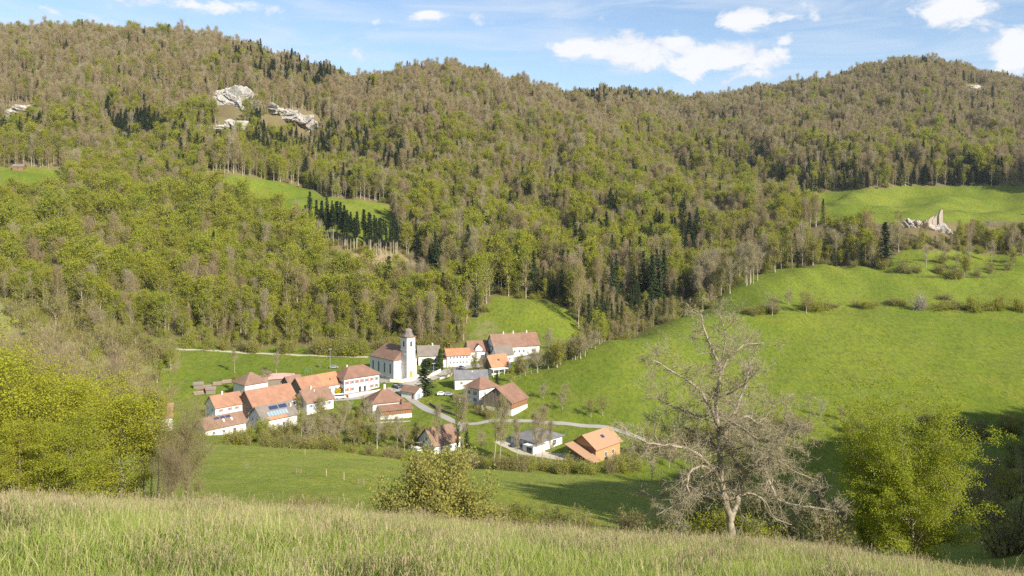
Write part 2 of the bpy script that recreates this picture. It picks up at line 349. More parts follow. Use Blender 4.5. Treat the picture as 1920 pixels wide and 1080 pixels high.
def ground_mat():
    m, t, out = new_mat('ground')
    geo = t.add('ShaderNodeNewGeometry'); pos = geo.outputs['Position']
    at_ = t.add('ShaderNodeVertexColor', layer_name='cover')
    sep = t.add('ShaderNodeSeparateColor'); t.l.new(at_.outputs[0], sep.inputs[0])
    big = t.noise(pos, .012, 4, .55); mid = t.noise(pos, .07, 5, .6); fin = t.noise(t.vmath('MULTIPLY', pos, (1, .5, 1)), .55, 6, .7); micro = t.noise(pos, 3.0, 5, .7)
    lush = t.mix(t.rng(big, .35, .65), (.130, .172, .016), (.178, .205, .023))
    lush = t.mix(t.rng(mid, .45, .72, 0, .75), lush, (.175, .18, .03))
    lush = t.mix(t.rng(fin, .40, .70, 0, .75), lush, (.066, .100, .014))
    lush = t.mix(t.rng(micro, .35, .75, 0, .35), lush, (.070, .108, .015))
    # dandelions in bands of their own
    dan = t.math('MULTIPLY', t.rng(t.noise(pos, .035, 3, .5), .52, .66), t.rng(t.noise(pos, 1.1, 4, .7), .55, .68))
    lush = t.mix(t.math('MULTIPLY', dan, t.math('MAXIMUM', .55, 0)), lush, (.46, .38, .02))
    past = t.mix(t.rng(fin, .3, .7), (.235, .265, .048), (.17, .215, .032))
    past = t.mix(t.rng(mid, .4, .7, 0, .7), past, (.24, .25, .06)); past = t.mix(t.math('MULTIPLY', t.rng(t.noise(pos, .03, 3, .5), .48, .62), t.rng(t.noise(pos, 1.1, 4, .7), .5, .66, 0, .7)), past, (.44, .37, .02)); past = t.mix(t.rng(micro, .35, .75, 0, .35), past, (.10, .14, .025))
    sz = t.add('ShaderNodeSeparateXYZ'); t.l.new(pos, sz.inputs[0])
    trk = t.math('FRACT', t.math('ADD', t.math('MULTIPLY', sz.outputs[2], .42), t.math('MULTIPLY', t.noise(pos, .03, 3, .5), 3.0)))
    trk = t.math('MULTIPLY', t.rng(t.math('ABSOLUTE', t.math('SUBTRACT', trk, .5)), .10, .0), t.rng(t.noise(pos, .02, 2, .5), .45, .6))
    lush = t.mix(t.math('MULTIPLY', trk, .5), lush, (.09, .115, .03))
    lush = t.mix(at_.outputs[1], lush, past)
    dry = t.mix(t.rng(fin, .3, .7), (.26, .235, .10), (.19, .205, .06))
    dry = t.mix(t.rng(micro, .35, .7, 0, .6), dry, (.15, .16, .05))
    wood = t.mix(t.rng(fin, .3, .7), (.17, .125, .07), (.13, .11, .05))
    wood = t.mix(t.rng(mid, .5, .7, 0, .6), wood, (.15, .16, .04))
    soil = t.mix(t.rng(fin, .3, .7), (.27, .195, .125), (.22, .165, .10))
    jit = t.math('MULTIPLY', t.math('SUBTRACT', t.noise(pos, .18, 4, .65), .5), .9)
    c = t.mix(t.rng(t.math('ADD', sep.outputs[1], jit), .3, .7), lush, dry)
    c = t.mix(t.rng(t.math('ADD', sep.outputs[0], jit), .3, .7), c, wood)
    c = t.mix(t.rng(t.math('ADD', sep.outputs[2], jit), .3, .7), c, soil)
    p = t.add('ShaderNodeBsdfPrincipled', inp={'Base Color': c, 'Roughness': .95, 'Specular IOR Level': .08})
    hsum = t.math('ADD', t.math('MULTIPLY', fin, 1.0), t.math('MULTIPLY', micro, .35))
    b = t.add('ShaderNodeBump', inp={'Height': hsum, 'Strength': .9, 'Distance': .55}); t.l.new(b.outputs[0], p.inputs['Normal'])
    t.l.new(p.outputs[0], out.inputs[0]); return m
ground_mat()

# ------------------------------------------------------------------ mesh helpers
def fast_mesh(name, V, faces, mats, fm=None, smooth=False):
    """V (n,3); faces: list of int arrays (m,k); fm: list of material indices, one for each array"""
    me = bpy.data.meshes.new(name)
    V = np.asarray(V, np.float32)
    me.vertices.add(len(V)); me.vertices.foreach_set('co', V.ravel())
    faces = [np.asarray(f, np.int32) for f in faces if len(f)]
    loops = np.concatenate([f.ravel() for f in faces]); counts = np.concatenate([np.full(len(f), f.shape[1], np.int32) for f in faces])
    me.loops.add(len(loops)); me.loops.foreach_set('vertex_index', loops)
    me.polygons.add(len(counts)); me.polygons.foreach_set('loop_start', np.concatenate([[0], np.cumsum(counts)[:-1]]).astype(np.int32))
    for mt in mats: me.materials.append(MATS[mt] if isinstance(mt, str) else mt)
    if fm is not None: me.polygons.foreach_set('material_index', np.concatenate([np.full(len(f), k, np.int32) for f, k in zip(faces, fm)]))
    if smooth: me.polygons.foreach_set('use_smooth', np.ones(len(counts), bool))
    me.update(calc_edges=True); return me
def link(name, me, parent=None, loc=None, rotz=None, scale=None):
    o = bpy.data.objects.new(name, me); COL.objects.link(o)
    if parent is not None: o.parent = parent
    if loc is not None: o.location = loc
    if rotz is not None: o.rotation_euler = (0, 0, rotz)
    if scale is not None: o.scale = (scale,) * 3 if not hasattr(scale, '__len__') else scale
    return o
def thing(name, label, cat, loc=(0, 0, 0), rotz=0.0, group=None, scale=None):
    o = link(name, None, None, loc, rotz, scale); o.empty_display_size = .5
    o['label'] = label; o['category'] = cat
    if group: o['group'] = group
    return o
def tag(o, label, cat, group=None):
    o['label'] = label; o['category'] = cat
    if group: o['group'] = group
    return o
class MB:
    """collects boxes, prisms and tubes into one mesh"""
    def __init__(s): s.v = []; s.f = []
    def poly(s, vs, fs):
        b = len(s.v); s.v += [tuple(p) for p in vs]; s.f += [tuple(i + b for i in f) for f in fs]; return s
    def box(s, x0, x1, y0, y1, z0, z1):
        return s.poly([(x0, y0, z0), (x1, y0, z0), (x1, y1, z0), (x0, y1, z0), (x0, y0, z1), (x1, y0, z1), (x1, y1, z1), (x0, y1, z1)],
                      [(3, 2, 1, 0), (4, 5, 6, 7), (0, 1, 5, 4), (1, 2, 6, 5), (2, 3, 7, 6), (3, 0, 4, 7)])
    def prism(s, sec, a0, a1, axis='x'):
        """closed outline (list of 2D points) swept along an axis"""
        n = len(sec)
        if axis == 'x': P = [(a0, p, q) for p, q in sec] + [(a1, p, q) for p, q in sec]
        elif axis == 'y': P = [(p, a0, q) for p, q in sec] + [(p, a1, q) for p, q in sec]
        else: P = [(p, q, a0) for p, q in sec] + [(p, q, a1) for p, q in sec]
        return s.poly(P, [tuple(range(n))[::-1], tuple(range(n, 2 * n))] + [(i, (i + 1) % n, n + (i + 1) % n, n + i) for i in range(n)])
    def tube(s, p0, p1, r0, r1, n=6):
        p0 = Vector(p0); p1 = Vector(p1); d = (p1 - p0).normalized()
        a = d.orthogonal().normalized(); b = d.cross(a)
        P = []
        for p, r in ((p0, r0), (p1, r1)):
            for k in range(n):
                t = 2 * math.pi * k / n; P.append(p + (a * math.cos(t) + b * math.sin(t)) * r)
        return s.poly(P, [tuple(range(n))[::-1], tuple(range(n, 2 * n))] + [(i, (i + 1) % n, n + (i + 1) % n, n + i) for i in range(n)])
    def lathe(s, prof, n=8, off=0.0):
        P = []; fs = []
        for r, z in prof:
            for k in range(n):
                t = 2 * math.pi * (k + off) / n; P.append((r * math.cos(t), r * math.sin(t), z))
        for j in range(len(prof) - 1):
            for k in range(n): fs.append((j * n + k, j * n + (k + 1) % n, (j + 1) * n + (k + 1) % n, (j + 1) * n + k))
        fs.append(tuple(range(n))[::-1]); fs.append(tuple(range((len(prof) - 1) * n, len(prof) * n)))
        return s.poly(P, fs)
    def mesh(s, name, mat):
        me = bpy.data.meshes.new(name); me.from_pydata(s.v, [], s.f)
        bm = bmesh.new(); bm.from_mesh(me); bmesh.ops.recalc_face_normals(bm, faces=bm.faces); bm.to_mesh(me); bm.free()
        me.materials.append(MATS[mat]); me.update(); return me
    def build(s, name, mat, parent=None, loc=None, rotz=None): return link(name, s.mesh(name, mat), parent, loc, rotz)
def struct(o): o['kind'] = 'structure'; return o

# ------------------------------------------------------------------ the ground sheet
def build_ground():
    ys = np.concatenate([np.linspace(-40, 3.4, 16), np.exp(np.linspace(math.log(4), math.log(2700), 640))])
    s = np.linspace(-1, 1, 470)
    hw = 30 + 1.25 * np.maximum(ys, 0)
    X = s[:, None] * hw[None, :]; Y = np.repeat(ys[None, :], len(s), 0)
    Z = ground(X, Y)
    Yc = np.maximum(Y, 4); px = CX + F * X / Yc; py = H0 - F * (Z - ZC) / Yc
    wood, soil = cover(px, py, Y)
    def soft(a):
        a = a.astype(float)
        for _ in range(3): a[1:-1, 1:-1] = (a[1:-1, 1:-1] * 2 + a[:-2, 1:-1] + a[2:, 1:-1] + a[1:-1, :-2] + a[1:-1, 2:]) / 6
        return a
    wood = soft(wood); soil = soft(soil)
    fg = 1 - np.clip((Y - 34) / 10, 0, 1)
    drybank = ((Y > 60) & inside([(-400, 540), (60, 545), (160, 600), (330, 650), (345, 690), (200, 720), (-400, 660)], px, py)).astype(float) * .75
    drybank = np.maximum(drybank, (inside([(866, 655), (885, 600), (935, 585), (950, 640)], px, py) & (Y > 425) & (Y < 500)) * .6)
    dry = np.maximum(fg * .95, soft(soft(drybank)))
    nr = len(s); nc = len(ys); idx = np.arange(nr * nc).reshape(nr, nc)
    q = np.stack([idx[:-1, :-1], idx[1:, :-1], idx[1:, 1:], idx[:-1, 1:]], -1).reshape(-1, 4)
    me = fast_mesh('ground', np.stack([X, Y, Z], -1).reshape(-1, 3), [q], ['ground'], smooth=True)
    ca = me.color_attributes.new('cover', 'FLOAT_COLOR', 'POINT')
    c = np.stack([wood.astype(float), dry, soil.astype(float), np.clip((265 - Y) / 20, 0, 1) * (Y > 30)], -1).reshape(-1, 4).astype(np.float32)
    ca.data.foreach_set('color', c.ravel())
    o = struct(link('ground', me)); o['label'] = 'grassy valley floor, meadows and wooded hillsides'
build_ground()

def ribbon(name, pts, width, mat, lift, label, ymin=255, n_sub=8, w2=None):
    """a road or path laid over the ground along photo points"""
    P = [at(px, py, ymin) for px, py in pts]
    Q = []
    for i in range(len(P) - 1):
        p0 = P[max(i - 1, 0)]; p1 = P[i]; p2 = P[i + 1]; p3 = P[min(i + 2, len(P) - 1)]
        for k in range(n_sub):
            t = k / n_sub
            Q.append(0.5 * ((2 * p1) + (p2 - p0) * t + (2 * p0 - 5 * p1 + 4 * p2 - p3) * t * t + (3 * p1 - p0 - 3 * p2 + p3) * t ** 3))
    Q.append(P[-1])
    V = []; Fc = []
    m = 5
    for i, q in enumerate(Q):
        a = Q[max(i - 1, 0)]; b = Q[min(i + 1, len(Q) - 1)]
        d = Vector((b.x - a.x, b.y - a.y, 0)).normalized(); nrm = Vector((-d.y, d.x, 0))
        wd = width if w2 is None else width + (w2 - width) * i / (len(Q) - 1)
        for k in range(m):
            s_ = (k / (m - 1) - .5) * wd; x = q.x + nrm.x * s_; y = q.y + nrm.y * s_
            V.append((x, y, gz(x, y) + lift))
        if i:
            for k in range(m - 1): Fc.append(((i - 1) * m + k, (i - 1) * m + k + 1, i * m + k + 1, i * m + k))
    me = fast_mesh(name, V, [np.array(Fc)], [mat], smooth=True)
    o = struct(link(name, me)); o['label'] = label; return o

# ------------------------------------------------------------------ trees
def unit(rng, n):
    v = rng.normal(size=(n, 3)); return v / np.linalg.norm(v, axis=1, keepdims=True)
def tubes(chains):
    """chains: (points (n,3), radii (n,), sides) -> vertices, quads"""
    V = []; Q = []; b = 0
    for P, R, n in chains:
        P = np.asarray(P, float); R = np.asarray(R, float)
        d = np.gradient(P, axis=0); d /= np.linalg.norm(d, axis=1, keepdims=True) + 1e-9
        ref = np.array([0.31, 0.17, 0.93]) if abs(d[0] @ np.array([0.31, 0.17, 0.93])) < .9 else np.array([1.0, 0, 0])
        a = np.cross(d, ref); a /= np.linalg.norm(a, axis=1, keepdims=True) + 1e-9
        c = np.cross(d, a)
        t = np.arange(n) * 2 * math.pi / n
        ring = P[:, None, :] + R[:, None, None] * (a[:, None, :] * np.cos(t)[None, :, None] + c[:, None, :] * np.sin(t)[None, :, None])
        m = len(P); V.append(ring.reshape(-1, 3))
        i = np.arange(m - 1)[:, None] * n; k = np.arange(n)[None, :]; k2 = (k + 1) % n
        Q.append(np.stack([b + i + k, b + i + k2, b + i + n + k2, b + i + n + k], -1).reshape(-1, 4)); b += m * n
    return np.concatenate(V), np.concatenate(Q)
def leaves(rng, C, size, flat=0.0, asp=0.62):
    """one rhombus leaf at each centre"""
    n = len(C); s = size * rng.uniform(.6, 1.35, (n, 1))
    nr = unit(rng, n); nr[:, 2] = nr[:, 2] * (1 + flat) + flat * .5; nr /= np.linalg.norm(nr, axis=1, keepdims=True)
    a = np.cross(nr, unit(rng, n)); a /= np.linalg.norm(a, axis=1, keepdims=True) + 1e-9
    b = np.cross(nr, a)
    V = np.stack([C - a * s, C - b * s * asp, C + a * s, C + b * s * asp], 1).reshape(-1, 3)
    return V, np.arange(4 * n).reshape(-1, 4)
def slivers(rng, P, D, ln, wd):
    """thin twigs: one narrow triangle from each point along D"""
    n = len(P); l = ln * rng.uniform(.5, 1.3, (n, 1)); w_ = wd * rng.uniform(.7, 1.3, (n, 1))
    s = np.cross(D, unit(rng, n)); s /= np.linalg.norm(s, axis=1, keepdims=True) + 1e-9
    V = np.stack([P - s * w_ / 2, P + s * w_ / 2, P + D * l], 1).reshape(-1, 3)
    return V, np.arange(3 * n).reshape(-1, 3)
def cat(parts):
    V = []; Fs = []; b = 0
    for v, f in parts:
        V.append(v); Fs.append(f + b); b += len(v)
    return np.concatenate(V), Fs
def limb(rng, p, d, length, r, n=5, up=.15, wig=.18):
    pts = [np.array(p, float)]; d = np.array(d, float)
    for k in range(n):
        d = d + rng.normal(size=3) * wig + np.array([0, 0, up]); d /= np.linalg.norm(d)
        pts.append(pts[-1] + d * length / n)
    return np.array(pts), np.linspace(r, r * .3, n + 1)
def skeleton(rng, h, r0, base, rx, nl=16, lvl=2, lean=.03, fork=0, top=.97, sub=4, up=.15, spread=(.5, 1.1), shape=.75, sides=6):
    """trunk, limbs and side branches filling a crown from `base` to `h` with half width rx"""
    ch = []; tips = []
    n = 9; t = np.linspace(0, 1, n)
    ln = rng.normal(size=2) * lean * h
    P = np.stack([ln[0] * t ** 2 + rng.normal(size=n) * .012 * h * t, ln[1] * t ** 2 + rng.normal(size=n) * .012 * h * t, t * h * top], 1)
    R = r0 * (1 - t) ** .8 + .02 * r0; R[0] *= 1.35
    ch.append((P, R, sides))
    for k in range(nl):
        u = base / h + (1 - base / h) * ((k + rng.uniform(0, 1)) / nl) ** .9 * .96
        p = np.array([np.interp(u * h, P[:, 2], P[:, 0]), np.interp(u * h, P[:, 2], P[:, 1]), u * h * top])
        s = (u * h - base) / (h - base)
        prof = (max(s, .02) ** .45) * (1 - s) ** shape * 1.55 + .10
        az = k * 2.399 + rng.uniform(-.5, .5); el = rng.uniform(*spread)
        L = 1.3 * rx * prof * rng.uniform(.75, 1.2) / max(math.cos(el), .5)
        d = (math.cos(az) * math.cos(el), math.sin(az) * math.cos(el), math.sin(el))
        r = max(r0 * .36 * (1 - s * .7), .02)
        q, rr = limb(rng, p, d, L, r, 5, up)
        ch.append((q, rr, max(sides - 2, 3)))
        tips.append(q[2:])
        if lvl > 1:
            for j in range(sub):
                i = rng.randint(1, 5); dd = q[min(i + 1, 5)] - q[i - 1]; dd /= np.linalg.norm(dd) + 1e-9
                dd = dd + unit(rng, 1)[0] * .85
                q2, r2 = limb(rng, q[i], dd, L * rng.uniform(.3, .6), rr[i] * .55, 3, up * .8, .22)
                ch.append((q2, r2, 3)); tips.append(q2[1:])
    return ch, np.concatenate(tips)

PROTO = {}
def proto(name, wood, crown, woodmat, crownmats, fm=None):
    """wood: (V,Q); crown: (V,[faces]) - trunk mesh, crown mesh, and both in one for the far woods"""
    wv, wq = wood; cv, cf = crown
    fm = fm or [0] * len(cf)
    tm = fast_mesh('trunk', wv, [wq], [woodmat], smooth=True)
    cm = fast_mesh('crown', cv, cf, crownmats, fm)
    both = fast_mesh(name, np.concatenate([wv, cv]), [wq] + [f + len(wv) for f in cf], [woodmat] + crownmats, [0] + [k + 1 for k in fm])
    PROTO[name] = dict(trunk=tm, crown=cm, both=both, h=float(np.percentile(cv[:, 2], 97.5)))
def scatter(rng, tips, n, sig):
    i = rng.randint(0, len(tips), n); return tips[i] + rng.normal(size=(n, 3)) * sig
def outward(rng, P, c, up=.6, jit=.5):
    d = P - c; d /= np.linalg.norm(d, axis=1, keepdims=True) + 1e-9
    d = d + rng.normal(size=P.shape) * jit + np.array([0, 0, up]); return d / np.linalg.norm(d, axis=1, keepdims=True)

def green_proto(name, seed, h=21, r0=.24, base=7, rx=4.2, nl=22, n=1500, size=.30, mat='leaf_green', sig=(.55, .55, .38), twigs=250, sub=4, wood='bark_pale', tm='twig_brown', **kw):
    rng = np.random.RandomState(seed)
    ch, tips = skeleton(rng, h, r0, base, rx, nl, sub=sub, **kw)
    C = scatter(rng, tips, n, np.array(sig))
    parts = [leaves(rng, C, size, .5)]
    fm = [0]; mats = [mat]
    if twigs:
        P = scatter(rng, tips, twigs, .4); parts.append(slivers(rng, P, outward(rng, P, np.array([0, 0, h * .5])), 1.0 * max(size / .3, .35), .055 * max(size / .3, .3))); fm.append(1); mats.append(tm)
    proto(name, tubes(ch), cat(parts), wood, mats, fm)
def bare_proto(name, seed, h=22, r0=.2, base=8, rx=3.2, nl=18, n=1500, ln=1.15, wd=.06, mat='twig_brown', leaf=0, lsize=.2, lmat='leaf_olive', up=.9, sub=4, sig=.5, wood='bark_pale', jit=.5, **kw):
    rng = np.random.RandomState(seed)
    ch, tips = skeleton(rng, h, r0, base, rx, nl, sub=sub, spread=kw.pop('spread', (.7, 1.25)), **kw)
    P = scatter(rng, tips, n, sig)
    parts = [slivers(rng, P, outward(rng, P, np.array([0, 0, base]), up, jit), ln, wd)]; fm = [0]; mats = [mat]
    if leaf:
        C = scatter(rng, tips, leaf, sig * 1.2); parts.append(leaves(rng, C, lsize, .3)); fm.append(1); mats.append(lmat)
    proto(name, tubes(ch), cat(parts), wood, mats, fm)
def spruce_proto(name, seed, h=24, rx=3.0, base=.06, n=2200, mat='needle', bare=0.0, wood='bark_dark', size=.5):
    rng = np.random.RandomState(seed)
    t = np.linspace(0, 1, 8)
    P = np.stack([rng.normal(size=8) * .03, rng.normal(size=8) * .03, t * h], 1); R = .22 * (1 - t) + .02
    b = max(base, bare) * h
    ch = [(P, R, 6)]
    V = []; Fq = []; tot = []
    nw = int((h - b) / .62)
    C = []; D = []
    for k in range(nw):
        z = b + (h - b) * k / nw; s = (z - b) / (h - b)
        r = rx * ((1 - s) ** .85) * rng.uniform(.8, 1.1) * (min(1, .55 + 2.5 * s) if not bare else min(1, .7 + s)) + .12
        nb = max(5, int(10 * (1 - s) + 4))
        for j in range(nb):
            az = rng.uniform(0, 2 * math.pi); m = max(2, int(n / (nw * nb)))
            L = r * rng.uniform(.75, 1.15)
            for q in range(m):
                f = (q + rng.uniform(.2, .9)) / m
                C.append((math.cos(az) * L * f + rng.normal() * .10, math.sin(az) * L * f + rng.normal() * .10, z - L * f * .38 + .18 * L * f * f + rng.normal() * .1))
                D.append((math.cos(az), math.sin(az), -.45 + .35 * f))
    C = np.array(C); D = np.array(D); D = D + rng.normal(size=D.shape) * .25; D /= np.linalg.norm(D, axis=1, keepdims=True)
    s = np.cross(D, unit(rng, len(C)) * .6 + np.array([0, 0, 1.0])); s /= np.linalg.norm(s, axis=1, keepdims=True) + 1e-9
    sz = size * rng.uniform(.7, 1.3, (len(C), 1))
    V = np.stack([C - D * sz, C - s * sz * .55, C + D * sz * 1.2, C + s * sz * .55], 1).reshape(-1, 3)
    proto(name, tubes(ch), (V, [np.arange(len(V)).reshape(-1, 4)]), wood, [mat])

def make_protos():
    # far and middle woods
    for i in range(4): green_proto(f'green_{i}', 11 + i, h=20 + i, rx=4.6 + .35 * i, base=2.6 + .8 * i, nl=28, n=3200, size=.28, mat='leaf_beech' if i in (1,) else 'leaf_green', twigs=320)
    for i in range(3): green_proto(f'olive_{i}', 31 + i, h=20 + i, rx=3.3, base=3.5 + i, nl=24, n=1500, size=.21, mat='leaf_olive', twigs=1000)
    for i in range(4): bare_proto(f'brown_{i}', 41 + i, h=20 + 1.3 * i, rx=2.6 + .2 * i, base=4, nl=24, n=3000, wd=.065, sig=.65, leaf=420 if i % 2 else 220, mat='twig_brown' if i < 3 else 'twig_grey', lsize=.16)
    for i in range(3): spruce_proto(f'spruce_{i}', 51 + i, h=21 + 2 * i, rx=3.7 + .3 * i)
    for i in range(2): spruce_proto(f'tallspruce_{i}', 61 + i, h=27 + i, rx=3.0, bare=.52, n=1500, wood='bark_pale')
    # scattered single trees
    bare_proto('orchard_0', 71, h=6.5, r0=.16, base=1.7, rx=2.6, nl=16, n=3600, ln=.55, wd=.045, mat='twig_grey', leaf=500, lsize=.10, lmat='leaf_olive', sig=.28, wood='bark_pale', spread=(.35, 1.1), shape=.5, jit=.8)
    bare_proto('orchard_1', 72, h=7.5, r0=.17, base=1.9, rx=2.9, nl=15, n=2600, ln=.5, wd=.04, mat='twig_bush', leaf=2200, lsize=.13, lmat='bud_yellow', sig=.3, spread=(.35, 1.1), shape=.5, jit=.8)
    bare_proto('blossom_0', 73, h=6, r0=.14, base=1.5, rx=2.5, nl=14, n=900, ln=.4, wd=.03, mat='twig_grey', leaf=2200, lsize=.10, lmat='blossom', sig=.3, spread=(.35, 1.1), shape=.5, jit=.8)
    green_proto('garden_0', 74, h=8, r0=.18, base=1.6, rx=3.1, nl=18, n=3600, size=.16, sig=(.4, .4, .3), twigs=300, spread=(.3, 1.1), shape=.5)
    green_proto('garden_1', 75, h=9, r0=.18, base=1.2, rx=2.7, nl=18, n=3200, size=.15, mat='leaf_olive', sig=(.4, .4, .3), twigs=700, spread=(.3, 1.1), shape=.5)
    bare_proto('tallbare_0', 76, h=19, r0=.2, base=6.5, rx=2.6, nl=22, n=3600, ln=.9, wd=.05, mat='twig_grey', leaf=900, lsize=.12, lmat='bud_yellow', sig=.35)
    bare_proto('tallbare_1', 77, h=17, r0=.24, base=4.5, rx=3.6, nl=22, n=4200, ln=.9, wd=.05, mat='twig_grey', leaf=350, lsize=.12, sig=.4, spread=(.6, 1.15))
    green_proto('ivytrunk_0', 78, h=19, r0=.3, base=1.5, rx=1.0, nl=34, n=2600, size=.17, mat='leaf_shade', sig=(.25, .25, .4), twigs=900, shape=.1)
    # shrubs: many stems, no clear trunk
    for i, (mat, lm, lf) in enumerate([('twig_bush', 'leaf_olive', 700), ('twig_brown', 'leaf_green', 1300), ('twig_bush', 'leaf_green', 2200), ('twig_grey', 'blossom', 900)]):
        rng = np.random.RandomState(90 + i); ch = []; tips = []
        for k in range(13):
            az = k * 2.4; el = rng.uniform(.55, 1.4)
            q, r = limb(rng, (math.cos(az) * .3, math.sin(az) * .3, -.15), (math.cos(az) * math.cos(el), math.sin(az) * math.cos(el), math.sin(el)), rng.uniform(1.8, 3.2), .06, 5, .08, .2)
            ch.append((q, r, 4)); tips.append(q[1:])
            for j in range(4):
                a = rng.randint(1, 5); q2, r2 = limb(rng, q[a], unit(rng, 1)[0] + np.array([0, 0, .3]), rng.uniform(.6, 1.2), .025, 3, .1, .2)
                ch.append((q2, r2, 3)); tips.append(q2[1:])
        tips = np.concatenate(tips)
        P = scatter(rng, tips, 1500, .25); C = scatter(rng, tips, lf, .3)
        C[:, 2] = np.abs(C[:, 2]); 
        proto(f'shrub_{i}', tubes(ch), cat([slivers(rng, P, outward(rng, P, np.array([0, 0, .4]), .4, .7), .42, .03), leaves(rng, C, .10, .3)]), 'bark_dark', [mat, lm], [0, 1])
    # clipped cypress columns
    for nm, mt, rx in (('column_0', 'thuja_green', 1.0), ('roundbush_0', 'thuja_green', 1.9), ('forsythia_0', 'forsythia', 1.7)):
        rng = np.random.RandomState(99); n = 2600
        z = rng.uniform(0, 1, n); hh = 6.0 if nm.startswith('col') else 2.4
        prof = (np.minimum(1, .75 + 2 * z) * np.sqrt(np.clip(1 - z ** 4, 0, 1))) if nm.startswith('col') else np.sqrt(np.clip(1 - (z * 2 - .9) ** 2 / 1.25, 0, 1))
        a = rng.uniform(0, 6.283, n); r = rx * prof * np.sqrt(rng.uniform(.5, 1, n)) * (1 + .12 * np.sin(3 * a + 5 * z))
        C = np.stack([r * np.cos(a), r * np.sin(a), z * hh + .1], 1)
        proto(nm, tubes([(np.array([[0, 0, -.2], [0, 0, hh * .9]]), np.array([.14, .03]), 5)]), cat([leaves(rng, C, .20, .2)]), 'bark_dark', [mt])
make_protos()

def plant(pname, name, label, pos, h=None, group=None, rotz=None, widen=1.0, category='tree', rng=random):
    """one tree as a thing of its own: an empty at its foot, trunk and crown under it"""
    p = PROTO[pname]; s = (h / p['h']) if h else 1.0
    o = thing(name, label, category, pos, rng.uniform(0, 6.28) if rotz is None else rotz, group, (s * widen, s * widen, s))
    link('trunk', p['trunk'], o); link('crown', p['crown'], o)
    return o
def gn_scatter(name, pts, idx, rot, scl, protos, label):
    """one object of kind stuff: prototypes placed on its points"""
    coll = bpy.data.collections.new(name + '_kinds')
    for k, pn in enumerate(protos):
        me = PROTO[pn]['both'] if isinstance(pn, str) else pn
        coll.objects.link(bpy.data.objects.new(f'{name}_{k:02d}', me))
    me = bpy.data.meshes.new(name); me.vertices.add(len(pts)); me.vertices.foreach_set('co', np.asarray(pts, np.float32).ravel())
    for an, tp, dat in (('kind_index', 'INT', np.asarray(idx, np.int32)), ('turn', 'FLOAT', np.asarray(rot, np.float32)), ('size', 'FLOAT', np.asarray(scl, np.float32))):
        a = me.attributes.new(an, tp, 'POINT'); a.data.foreach_set('value', dat)
    o = link(name, me); o['kind'] = 'stuff'; o['label'] = label
    ng = bpy.data.node_groups.new(name, 'GeometryNodeTree')
    ng.interface.new_socket('Geometry', in_out='INPUT', socket_type='NodeSocketGeometry'); ng.interface.new_socket('Geometry', in_out='OUTPUT', socket_type='NodeSocketGeometry')
    N = ng.nodes; L = ng.links
    gi = N.new('NodeGroupInput'); go = N.new('NodeGroupOutput'); ci = N.new('GeometryNodeCollectionInfo'); ip = N.new('GeometryNodeInstanceOnPoints')
    ci.inputs['Collection'].default_value = coll; ci.inputs['Separate Children'].default_value = True; ci.inputs['Reset Children'].default_value = True
    L.new(gi.outputs[0], ip.inputs['Points']); L.new(ci.outputs[0], ip.inputs['Instance']); ip.inputs['Pick Instance'].default_value = True
    def attr(nm, tp):
        a = N.new('GeometryNodeInputNamedAttribute'); a.data_type = tp; a.inputs[0].default_value = nm; return a.outputs[0]
    L.new(attr('kind_index', 'INT'), ip.inputs['Instance Index'])
    cx = N.new('ShaderNodeCombineXYZ'); L.new(attr('turn', 'FLOAT'), cx.inputs[2]); L.new(cx.outputs[0], ip.inputs['Rotation'])
    L.new(attr('size', 'FLOAT'), ip.inputs['Scale'])
    L.new(ip.outputs[0], go.inputs[0])
    md = o.modifiers.new('scatter', 'NODES'); md.node_group = ng
    return o

